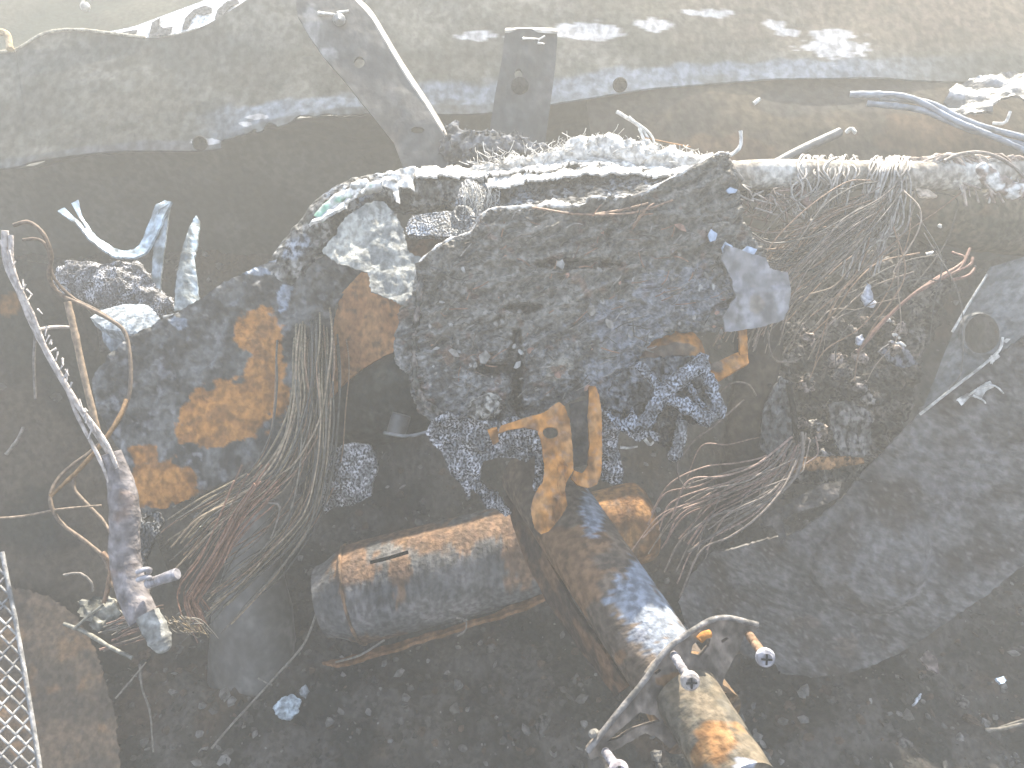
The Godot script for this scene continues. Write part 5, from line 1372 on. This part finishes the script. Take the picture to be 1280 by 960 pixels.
	plate(mb, V.call([[930, 300], [1000, 270], [1100, 280], [1150, 300], [1185, 330], [1180, 400], [1150, 450], [1140, 510], [1100, 570], [1085, 600], [1000, 605], [940, 590], [925, 500], [930, 420]]), [[930, 300, 0.93], [1180, 330, 0.92], [1000, 600, 0.90]], 0.02, 0.003,
		func(u, v, p, q): return fb(p, 14.0) * 0.022 + fb(p, 40.0) * 0.010 + maxf(rg(p, 30.0), 0.0) * 0.010 + fb(p, 120.0) * 0.003,
		func(u, v, p, q):
			var k: Color = tint.call(p, K(0.065, 0.06, 0.054), K(0.17, 0.155, 0.135), 26.0)
			k = k.lerp(K(0.20, 0.165, 0.135), sm(0.1, 0.4, fb(p + Vector3(0, 3, 0), 30.0)) * sm(380.0, 440.0, q.y) * 0.7)
			return k.lerp(K(0.28, 0.27, 0.27), sm(0.3, 0.5, fb(p, 80.0)) * 0.5), 0.004)
	put(mb, "core", M.crust, t)
	for e in [
		[[[975, 470], [990, 480], [996, 520], [988, 560], [965, 575], [950, 560], [955, 510]], 0.83, K(0.13, 0.13, 0.13), "side_plate"],
		[[[1035, 505], [1060, 500], [1088, 515], [1090, 560], [1075, 575], [1050, 570], [1040, 540]], 0.84, K(0.15, 0.14, 0.13), "side_plate"],
		[[[985, 480], [990, 482], [1000, 550], [996, 556]], 0.825, K(0.03, 0.028, 0.026), "dark_strut"],
		[[[985, 578], [1010, 572], [1045, 570], [1078, 572], [1080, 580], [1040, 586], [1000, 590], [986, 592]], 0.83, K(0.26, 0.15, 0.075), "rusty_rail"],
		[[[1100, 440], [1115, 425], [1130, 432], [1148, 455], [1130, 460], [1112, 452]], 0.85, K(0.24, 0.24, 0.26), "torn_plate"]]:
		mb = MB.new()
		var kk: Color = e[2]
		var dd: float = e[1]
		plate(mb, V.call(e[0]), [[950, 480, dd], [1150, 450, dd], [1000, 600, dd]], 0.005, 0.0022, func(_u, _v, p, q): return fb(p, 40.0) * 0.004, func(_u, _v, p, q): return tint.call(p, kk * 0.65, kk * 1.25, 40.0), 0.0015)
		put(mb, e[3], M.crust, t)
	for k in 46:
		var x := rng.randf_range(955, 1130)
		var y := rng.randf_range(400, 570)
		if x > 1145 - (y - 400) * 0.4: continue
		var r := rng.randf_range(0.004, 0.011)
		var d := rng.randf_range(0.84, 0.885)
		mb = MB.new()
		var kk: Color = [K(0.13, 0.12, 0.115), K(0.22, 0.20, 0.18), K(0.30, 0.25, 0.22), K(0.085, 0.08, 0.076)][rng.randi() % 4]
		melt(mb, [[W(x, y, d), W(x + rng.randf_range(-12, 12), y + rng.randf_range(-8, 8), d), r, r * 0.7]], 0.003, r * 0.75, 130.0, maxf(r * 0.24, 0.0018), func(p, _s, _a): return tint.call(p, kk * 0.6, kk * 1.4, 70.0))
		put(mb, "clinker", M.crust, t)
	for e in [["white feathery ash tuft caught in the hanging harness", [[1086, 352], [1090, 362], [1094, 376], [1092, 385], [1084, 384], [1077, 374], [1080, 364]], K(0.5, 0.52, 0.58)], ["small pale ash flake below the feathery tuft", [[1070, 422], [1078, 418], [1081, 426], [1077, 432], [1071, 431]], K(0.42, 0.44, 0.5)]]:
		t = T("ash_tuft", e[0], "ash", W(e[1][0][0], e[1][0][1], 0.82))
		mb = MB.new()
		var kk: Color = e[2]
		plate(mb, V.call(e[1]), [[1080, 360, 0.82], [1100, 360, 0.82], [1080, 400, 0.82]], 0.003, 0.0016, func(_u, _v, p, q): return fb(p, 110.0) * 0.005, func(_u, _v, p, q): return tint.call(p, kk * 0.7, kk * 1.3, 80.0), 0.002)
		put(mb, "tuft", M.ash, t)
	for e in [["bright metal scrap on the heater box's sunny edge", [[1108, 400], [1113, 402]]], ["bright folded scrap above the heater's torn plate", [[1116, 419], [1124, 423]]], ["bright sliver beside the heater's torn plate", [[1120, 430], [1131, 433]]], ["bright scrap beneath the tan blower housing", [[1158, 318], [1166, 315]]], ["tiny bright bead below the wrapped beam", [[1174, 283], [1176, 284]]]]:
		t = T("bright_scrap", e[0], "scrap", W(e[1][0][0], e[1][0][1], 0.84))
		wire(t, "scrap", [[e[1][0][0], e[1][0][1], 0.83], [(e[1][0][0] + e[1][1][0]) * 0.5, e[1][0][1] - 1, 0.828], [e[1][1][0], e[1][1][1], 0.83]], 0.0022, M.bare, WHITE, 0.0003)
	# copper coloured rod with forked end
	t = T("copper_rod", "reddish forked copper cable slanting across the heater box", "cable", W(1140, 400, 0.80))
	for e in [[[1070, 440, 0.82], [1100, 405, 0.815], [1135, 372, 0.81], [1170, 348, 0.81], [1200, 332, 0.815]], [[1074, 436, 0.818], [1110, 396, 0.812], [1150, 362, 0.808], [1190, 342, 0.81], [1212, 330, 0.815], [1216, 322, 0.82]], [[1140, 370, 0.81], [1180, 344, 0.81], [1205, 325, 0.82], [1190, 315, 0.83]], [[1190, 350, 0.81], [1210, 346, 0.81], [1218, 335, 0.815]], [[1170, 352, 0.812], [1200, 336, 0.812], [1214, 310, 0.82]]]:
		wire(t, "strand", e, 0.0018, M.wire, K(0.30, 0.18, 0.14), 0.001, null, 0.8)
	# big harness: wraps over the beam, fans out below
	var gr := [K(0.30, 0.25, 0.21), K(0.20, 0.18, 0.155), K(0.38, 0.31, 0.25), K(0.14, 0.13, 0.115), K(0.34, 0.23, 0.16)]
	t = T("wrapped_harness", "grey brown wire harness wrapped over the beam and fanning down", "wires", W(1060, 240, 0.79))
	for k in 52:     # coil at the nearer wrap
		var x := rng.randf_range(1090, 1138)
		var h := rng.randf_range(0.78, 0.79)
		wire(t, "wire", [[x + 8, 216, 0.82], [x + rng.randf_range(-4, 10), 200 + rng.randf_range(-5, 2), 0.80], [x + rng.randf_range(-8, 4), 211, h - 0.006], [x + rng.randf_range(-18, 2), 235, h - 0.004], [x + rng.randf_range(-36, -6), 268 + rng.randf_range(-10, 30), h + 0.01], [x + rng.randf_range(-80, -20), 310 + rng.randf_range(-20, 40), h + 0.02]], 0.0012, M.wire, [K(0.42, 0.39, 0.36), K(0.30, 0.27, 0.24), K(0.5, 0.47, 0.44)][k % 3], 0.0008, null, 0.8, 5)
	for k in 44:     # looser coil
		var x := rng.randf_range(1000, 1062)
		var h := rng.randf_range(0.78, 0.795)
		wire(t, "wire", [[x + 10, 216, 0.82], [x + rng.randf_range(-10, 14), 201 + rng.randf_range(-8, 3), 0.80], [x + rng.randf_range(-14, 14), 213 + rng.randf_range(-4, 6), h - 0.008], [x + rng.randf_range(-18, 10), 236, h - 0.006], [x + rng.randf_range(-40, 4), 262 + rng.randf_range(-14, 20), h + 0.01]], 0.0012, M.wire, [K(0.45, 0.42, 0.39), K(0.32, 0.29, 0.26), K(0.52, 0.49, 0.46)][k % 3], 0.001, null, 0.8, 5)
	bundle(t, "wire", 34, [[1085, 248, 0.775], [1050, 262, 0.785], [1010, 292, 0.785], [975, 330, 0.785], [950, 370, 0.79], [935, 410, 0.80]], [0.02, 0.03, 0.034, 0.03, 0.03, 0.035], 0.0008, M.wire, gr)
	bundle(t, "wire", 24, [[1118, 246, 0.775], [1100, 270, 0.785], [1060, 310, 0.79], [1020, 345, 0.80], [980, 380, 0.81], [950, 420, 0.82]], [0.018, 0.03, 0.045, 0.05, 0.05, 0.05], 0.0008, M.wire, gr)
	bundle(t, "wire", 20, [[940, 305, 0.79], [970, 312, 0.785], [1010, 305, 0.785], [1050, 288, 0.785], [1080, 268, 0.785]], [0.03, 0.03, 0.03, 0.025, 0.02], 0.0009, M.wire, gr)
	bundle(t, "wire", 14, [[1110, 256, 0.785], [1110, 290, 0.80], [1090, 330, 0.81], [1070, 365, 0.82], [1060, 410, 0.83]], [0.03, 0.06, 0.08, 0.08, 0.08], 0.0008, M.wire, gr)
	bundle(t, "wire", 12, [[1130, 330, 0.82], [1090, 345, 0.82], [1050, 372, 0.82], [1020, 410, 0.83], [990, 450, 0.84]], [0.08, 0.07, 0.06, 0.06, 0.08], 0.0008, M.wire, gr)
	t = T("ash_wrap", "bright ash covered knot of wires at the beam's far end", "wires", W(1230, 225, 0.79))
	for k in 46:
		var x := rng.randf_range(1170, 1290)
		wire(t, "wire", [[x - 30 + rng.randf_range(-12, 12), 210 + rng.randf_range(-4, 14), 0.79], [x + rng.randf_range(-10, 10), 196 + rng.randf_range(-4, 16), 0.785], [x + 22 + rng.randf_range(-10, 10), 214 + rng.randf_range(-8, 20), 0.785], [x + 30 + rng.randf_range(-20, 10), 236 + rng.randf_range(-8, 22), 0.79]], rng.randf_range(0.001, 0.002), M.ash, [K(0.5, 0.42, 0.36), K(0.38, 0.30, 0.25), K(0.6, 0.55, 0.5)][k % 3], 0.002, null, 0.8, 5)
	wire(t, "hoop", [[1180, 202, 0.78], [1200, 192, 0.78], [1230, 191, 0.78], [1258, 202, 0.78], [1280, 222, 0.78]], 0.0022, M.wire, K(0.28, 0.24, 0.21), 0.0004)
	mb = MB.new()
	melt(mb, [[W(1135, 205, 0.80), W(1195, 196, 0.795), 0.006, 0.006], [W(1225, 215, 0.785), W(1265, 240, 0.785), 0.010, 0.006], [W(1265, 240, 0.785), W(1300, 232, 0.785), 0.008, 0.012]], 0.008, 0.005, 90.0, 0.0026, func(p, _s, _a): return tint.call(p, K(0.30, 0.24, 0.20), WHITE, 70.0))
	put(mb, "ash_crust", M.ash, t)
	t = T("wire_tangle", "tangle of curled scorched wires beside slab's upper corner", "wires", W(950, 230, 0.78))
	for k in 30:
		var x := rng.randf_range(928, 990)
		var y := rng.randf_range(234, 258)
		wire(t, "wire", [[x, y, 0.78], [x + rng.randf_range(-16, 16), y + rng.randf_range(-4, 14), 0.775], [x + rng.randf_range(-22, 22), y + rng.randf_range(-4, 26), 0.775], [x + rng.randf_range(-26, 18), y + rng.randf_range(6, 36), 0.782]], 0.0011, M.wire, [K(0.28, 0.20, 0.16), K(0.36, 0.33, 0.3), K(0.2, 0.16, 0.13)][k % 3], 0.0015, null, 0.8, 5)
	for e in [["pink grey folded strip under the pale tube", [[985, 228, 0.795], [1000, 240, 0.79], [1010, 258, 0.79]], 0.006, K(0.30, 0.21, 0.18)], ["small coil spring at the slab's upper corner", [[910, 200, 0.765], [918, 214, 0.762], [928, 226, 0.765]], 0.003, K(0.25, 0.23, 0.21)]]:
		t = T("metal_strip", e[0], "strip", w3(e[1][0]))
		wire(t, "strip", e[1], e[2], M.rust, e[3], 0.0, null, 0.9)
	t = T("ash_triangle", "tan triangular ash flake under the beam's wire wrap", "flake", W(1155, 240, 0.785))
	mb = MB.new()
	plate(mb, V.call([[1144, 234], [1152, 230], [1172, 245], [1150, 246]]), [[1144, 234, 0.79], [1172, 245, 0.785], [1150, 246, 0.78]], 0.002, 0.002, func(_u, _v, p, q): return fb(p, 90.0) * 0.002, func(_u, _v, p, q): return K(0.55, 0.45, 0.35), 0.001)
	put(mb, "flake", M.ash, t)
	# lower bundle
	t = T("lower_bundle", "loose bundle of pinkish wires trailing from heater to column", "wires", W(920, 620, 0.82))
	bundle(t, "wire", 30, [[992, 555, 0.83], [975, 585, 0.825], [945, 605, 0.825], [905, 622, 0.83], [868, 640, 0.84], [845, 680, 0.85]], [0.014, 0.022, 0.034, 0.04, 0.045, 0.05], 0.0011, M.wire, [K(0.36, 0.25, 0.21), K(0.26, 0.22, 0.19), K(0.42, 0.30, 0.25)])
	t = T("loose_wire", "thick curved grey wire running beside the pinkish bundle", "wire", W(990, 590, 0.80))
	wire(t, "wire", [[1002, 540, 0.81], [1003, 565, 0.805], [996, 592, 0.80], [975, 615, 0.80], [940, 638, 0.80], [905, 660, 0.81], [860, 690, 0.82]], 0.0020, M.wire, K(0.20, 0.175, 0.155), 0.0004, null, 0.8)
	for e in [["thin wire bowed beneath the slab's corner plate", [[960, 412, 0.75], [962, 438, 0.75], [972, 452, 0.755], [995, 452, 0.765]]], ["thin arched wire behind the bluish slag frame", [[900, 490, 0.79], [915, 478, 0.785], [935, 480, 0.785], [945, 495, 0.79]]], ["fine wire curling below the bluish slag frame", [[852, 570, 0.78], [868, 550, 0.78], [895, 530, 0.78], [930, 500, 0.785]]], ["fine drooping wire in the dark gap below slag", [[850, 560, 0.80], [846, 590, 0.80], [858, 610, 0.80], [868, 598, 0.80]]]]:
		t = T("loose_wire", e[0], "wire", w3(e[1][0]))
		wire(t, "wire", e[1], 0.0011, M.wire, K(0.22, 0.18, 0.15), 0.0003, null, 0.8)
	t = T("shield_scrap", "torn grey shield scrap with hooked tail on the tunnel panel", "scrap", W(985, 640, 0.84))
	mb = MB.new()
	plate(mb, V.call([[948, 650], [958, 640], [975, 634], [990, 628], [1005, 616], [1030, 605], [1052, 600], [1048, 622], [1020, 634], [990, 642], [978, 650], [982, 668], [976, 680], [970, 664], [964, 656], [952, 660]]), [[948, 650, 0.86], [1052, 605, 0.84], [976, 680, 0.84]], 0.003, 0.0022, func(_u, _v, p, q): return fb(p, 30.0) * 0.004, func(_u, _v, p, q): return tint.call(p, K(0.09, 0.085, 0.08), K(0.17, 0.15, 0.135), 30.0), 0.001)
	put(mb, "scrap", M.char, t)
	# dark strut behind the bundle
	t = T("duct_column", "dark brown duct column standing between slag frame and heater", "duct", W(950, 540, 0.86))
	mb = MB.new()
	tube(mb, path3([[950, 400, 0.87], [945, 470, 0.87], [935, 550, 0.88], [915, 640, 0.92]]), 60, 30, func(s, an, p): return 0.026 * (1.0 + 0.12 * fb(p, 18.0)), func(p, s, an): return tint.call(p, K(0.05, 0.045, 0.04), K(0.10, 0.08, 0.062), 14.0))
	put(mb, "duct", M.char, t)

# ================================================================ floor bits, mesh grille
func loose_bits(tint: Callable) -> void:
	var V := func(a: Array) -> Array:
		var r := []
		for e in a: r.append(Vector2(e[0], e[1]))
		return r
	var t := T("brown_panel", "flat brown rusted panel standing behind the wire mesh grille", "panel", W(90, 900, 0.80))
	var mb := MB.new()
	plate(mb, V.call([[-120, 720], [20, 735], [60, 745], [95, 770], [118, 810], [132, 850], [146, 900], [155, 1000], [-120, 1000]]), [[0, 740, 0.98], [118, 810, 0.98], [60, 960, 0.92]], 0.004, 0.003, func(_u, _v, p, q): return fb(p, 8.0) * 0.006, func(_u, _v, p, q): return tint.call(p, K(0.10, 0.075, 0.055), K(0.17, 0.12, 0.08), 12.0).lerp(K(0.06, 0.05, 0.045), sm(0.2, 0.45, fb(p, 40.0)) * 0.6).lerp(K(0.26, 0.15, 0.075), sm(0.15, 0.4, fb(p + Vector3(6, 0, 0), 26.0)) * 0.6), 0.004)
	put(mb, "panel", M.rust, t)
	# expanded metal grille
	t = T("mesh_grille", "grey expanded metal speaker grille with diamond openings and wire rim", "grille", W(20, 950, 0.60))
	var P := plane_of([[0, 720, 0.62], [48, 960, 0.58], [-100, 960, 0.56]])
	var rimx := func(y: float) -> float: return lerpf(2.0, 49.0, pow(clampf((y - 700.0) / 260.0, 0, 1.1), 0.85))
	for row in 25:
		var y := 700.0 + row * 12.5
		var pts := []
		var x: float = rimx.call(y)
		var n := 0
		while x > -70.0:
			pts.append(on(P, x, y + (5.6 if (n + row) % 2 else -5.6)))
			x -= 11.0
			n += 1
		if pts.size() < 2: continue
		mb = MB.new()
		for k in pts.size() - 1:
			tube(mb, [pts[k], pts[k].lerp(pts[k + 1], 0.5), pts[k + 1]], 2, 4, cst(0.00115), func(p, s, an): return tint.call(p, K(0.24, 0.235, 0.225), K(0.40, 0.39, 0.37), 30.0))
		put(mb, "mesh_strand", M.ash, t)
	var rp := []
	for y in range(690, 1000, 30): rp.append(on(P, rimx.call(float(y)) + 1.0, y))
	mb = MB.new()
	tube(mb, rp, 50, 7, cst(0.0017), func(p, s, an): return tint.call(p, K(0.26, 0.255, 0.25), K(0.42, 0.41, 0.40), 40.0))
	put(mb, "rim", M.ash, t)

	# floor stuff: crumbs nobody could count
	var chip := func(sd: int, sq: float) -> ArrayMesh:
		var m2 := MB.new()
		var r2 := RandomNumberGenerator.new()
		r2.seed = sd
		var pts := []
		for b in [[-0.6, 0.75], [0.1, 1.0], [0.7, 0.55]]:
			for a in 6:
				var an := TAU * (a + r2.randf_range(-0.3, 0.3)) / 6
				pts.append(Vector3(cos(an) * b[1] * r2.randf_range(0.6, 1.2), b[0] * sq * r2.randf_range(0.7, 1.2), sin(an) * b[1] * r2.randf_range(0.5, 1.0)))
		var face := func(a: Vector3, b: Vector3, c: Vector3) -> void:
			var f := m2.v.size()
			m2.add(a, Color.WHITE)
			m2.add(b, Color.WHITE)
			m2.add(c, Color.WHITE)
			m2.tri(f, f + 1, f + 2)
		for b in 2:
			for a in 6:
				var a2 := (a + 1) % 6
				face.call(pts[b * 6 + a], pts[b * 6 + 6 + a2], pts[b * 6 + a2])
				face.call(pts[b * 6 + a], pts[b * 6 + 6 + a], pts[b * 6 + 6 + a2])
		for a in 6:
			var a2 := (a + 1) % 6
			face.call(Vector3(0, 0.75 * sq, 0), pts[12 + a2], pts[12 + a])
			face.call(Vector3(0, -0.65 * sq, 0), pts[a], pts[a2])
		return m2.mesh(Vector3.ZERO)
	var fly := func(x: float, z: float) -> float:
		var p := Vector3(x, 0, z)
		return 0.33 + sm(-0.78, -1.15, z) * 0.28 + fb(p, 5.0) * 0.025 + fb(p, 16.0) * 0.016 + fb(p, 50.0) * 0.006 + maxf(rg(p, 22.0), 0.0) * 0.006
	var pal := [K(0.04, 0.038, 0.035), K(0.075, 0.07, 0.064), K(0.12, 0.112, 0.10), K(0.10, 0.07, 0.05), K(0.05, 0.046, 0.04), K(0.20, 0.19, 0.175)]
	for g in 3:
		var mm := MultiMesh.new()
		mm.transform_format = MultiMesh.TRANSFORM_3D
		mm.use_colors = true
		mm.mesh = chip.call(100 + g, [0.8, 0.35, 0.18][g])
		mm.instance_count = 2600
		for k in mm.instance_count:
			var x := rng.randf_range(-0.8, 0.8)
			var z := rng.randf_range(-1.15, -0.36)
			var r := 0.0016 + 0.0085 * pow(rng.randf(), 3.0)
			var bs := Basis.from_euler(Vector3(rng.randfn(0, 0.5), rng.randf() * TAU, rng.randfn(0, 0.5))).scaled(Vector3.ONE * r)
			mm.set_instance_transform(k, Transform3D(bs, Vector3(x, fly.call(x, z) + r * 0.3, z)))
			mm.set_instance_color(k, pal[rng.randi() % pal.size()] * rng.randf_range(0.7, 1.2))
		var o := MultiMeshInstance3D.new()
		o.name = "floor_rubble" if g == 0 else "floor_rubble_%03d" % g
		o.multimesh = mm
		o.material_override = M.char
		add_child(o)
		tag(o, ["rounded charred crumbs strewn over the footwell floor", "broken charred flakes strewn over the footwell floor", "thin burnt scales strewn over the footwell floor"][g], "rubble", "", "stuff")
	# larger chunks
	var cm := [chip.call(7, 0.7), chip.call(8, 0.5), chip.call(9, 0.3)]
	for k in 30:
		var x := rng.randf_range(-0.6, 0.62)
		var z := rng.randf_range(-1.0, -0.40)
		var r := rng.randf_range(0.008, 0.02)
		t = T("charred_chunk", "charred dark chunk among rubble on the footwell floor", "chunk", Vector3(x, fly.call(x, z) + r * 0.25, z), "charred chunks on the floor")
		var o := MeshInstance3D.new()
		o.name = "chunk"
		o.mesh = cm[k % 3]
		var mk: StandardMaterial3D = M.get("chunk%d" % (k % 4))
		if mk == null:
			mk = M.crust.duplicate()
			mk.albedo_color = [K(0.05, 0.047, 0.043), K(0.09, 0.085, 0.078), K(0.13, 0.12, 0.11), K(0.09, 0.062, 0.045)][k % 4].linear_to_srgb()
			M["chunk%d" % (k % 4)] = mk
		o.material_override = mk
		t.add_child(o)
		o.basis = Basis.from_euler(Vector3(rng.randfn(0, 0.5), rng.randf() * TAU, rng.randfn(0, 0.5))).scaled(Vector3.ONE * r)
	# single pale bits that the photograph shows
	for e in [
		["cream triangular chip lying alone on the dark rubble", "pale_chip", "chip", [[488, 918], [503, 912], [516, 912], [513, 930], [508, 925]], 0.98, K(0.55, 0.45, 0.36)],
		["bluish white ash patch on the footwell rubble", "ash_patch", "ash", [[340, 885], [352, 872], [366, 868], [376, 876], [372, 890], [362, 900], [348, 898]], 0.99, K(0.42, 0.48, 0.52)],
		["small ash smudge beside the bluish white ash patch", "ash_patch", "ash", [[374, 862], [382, 856], [387, 864], [382, 872], [376, 870]], 0.99, K(0.26, 0.28, 0.29)],
		["grey green crumb lying on rubble near the frame's bottom", "pale_chip", "chip", [[405, 952], [412, 942], [419, 948], [416, 958], [408, 958]], 0.97, K(0.34, 0.34, 0.28)],
		["bluish bead lying on rubble beside the tunnel panel", "pale_chip", "chip", [[1246, 848], [1254, 845], [1258, 850], [1250, 855]], 0.86, K(0.45, 0.55, 0.68)],
		["thin curled white paring on rubble below tunnel panel", "pale_chip", "chip", [[1141, 880], [1146, 872], [1151, 866], [1148, 876], [1143, 882]], 0.90, K(0.5, 0.52, 0.55)],
		["brown ash curl on rubble at tunnel panel's lower edge", "ash_patch", "ash", [[1150, 824], [1160, 812], [1170, 822], [1174, 842], [1162, 838]], 0.91, K(0.22, 0.18, 0.16)],
		["pale flat flake in the shade below the canister", "pale_chip", "chip", [[646, 880], [656, 868], [664, 878], [660, 894], [650, 890]], 1.03, K(0.36, 0.36, 0.34)]]:
		t = T(e[1], e[0], e[2], W(e[3][0][0], e[3][0][1], e[4]))
		mb = MB.new()
		var kk: Color = e[5]
		var dd: float = e[4]
		var c: Array = e[3][0]
		plate(mb, V.call(e[3]), [[c[0], c[1], dd], [c[0] + 40, c[1], dd], [c[0], c[1] + 40, dd - 0.02]], 0.004, 0.002, func(_u, _v, p, q): return fb(p, 60.0) * 0.004, func(_u, _v, p, q): return tint.call(p, kk * 0.7, kk * 1.15, 70.0), 0.002)
		put(mb, "piece", M.ash, t)
	for e in [
		["long thin stalk lying across the rubble under pedal cone", [[400, 755, 0.93], [385, 795, 0.94], [372, 815, 0.945], [345, 845, 0.955], [318, 875, 0.96], [290, 905, 0.955], [265, 935, 0.95]], 0.0017],
		["short cross twig on the long thin stalk", [[322, 848, 0.945], [332, 853, 0.945], [340, 857, 0.945]], 0.0012],
		["long thin wire running from the canister seam leftwards", [[480, 800, 0.90], [450, 818, 0.90], [420, 828, 0.905]], 0.0014],
		["hooked fine wire hanging at the canister's seam", [[570, 772, 0.90], [582, 776, 0.90], [582, 788, 0.90], [572, 795, 0.90]], 0.0013],
		["pale split straw lying on rubble beneath tunnel panel", [[1232, 912, 0.87], [1255, 910, 0.865], [1285, 902, 0.86]], 0.0022],
		["thin pale straw beside the pale split straw", [[1236, 914, 0.868], [1260, 906, 0.866], [1285, 898, 0.86]], 0.0014],
		["fine wire bent over rubble in the footwell corner", [[175, 830, 0.93], [178, 860, 0.93], [188, 890, 0.925], [192, 940, 0.92]], 0.0013],
		["fine straight wire leaning across the footwell corner", [[145, 873, 0.88], [165, 850, 0.88], [182, 828, 0.88]], 0.0011]]:
		t = T("loose_wire", e[0], "wire", w3(e[1][0]))
		wire(t, "wire", e[1], e[2], M.wire, K(0.22, 0.20, 0.17), 0.0006, null, 0.8)
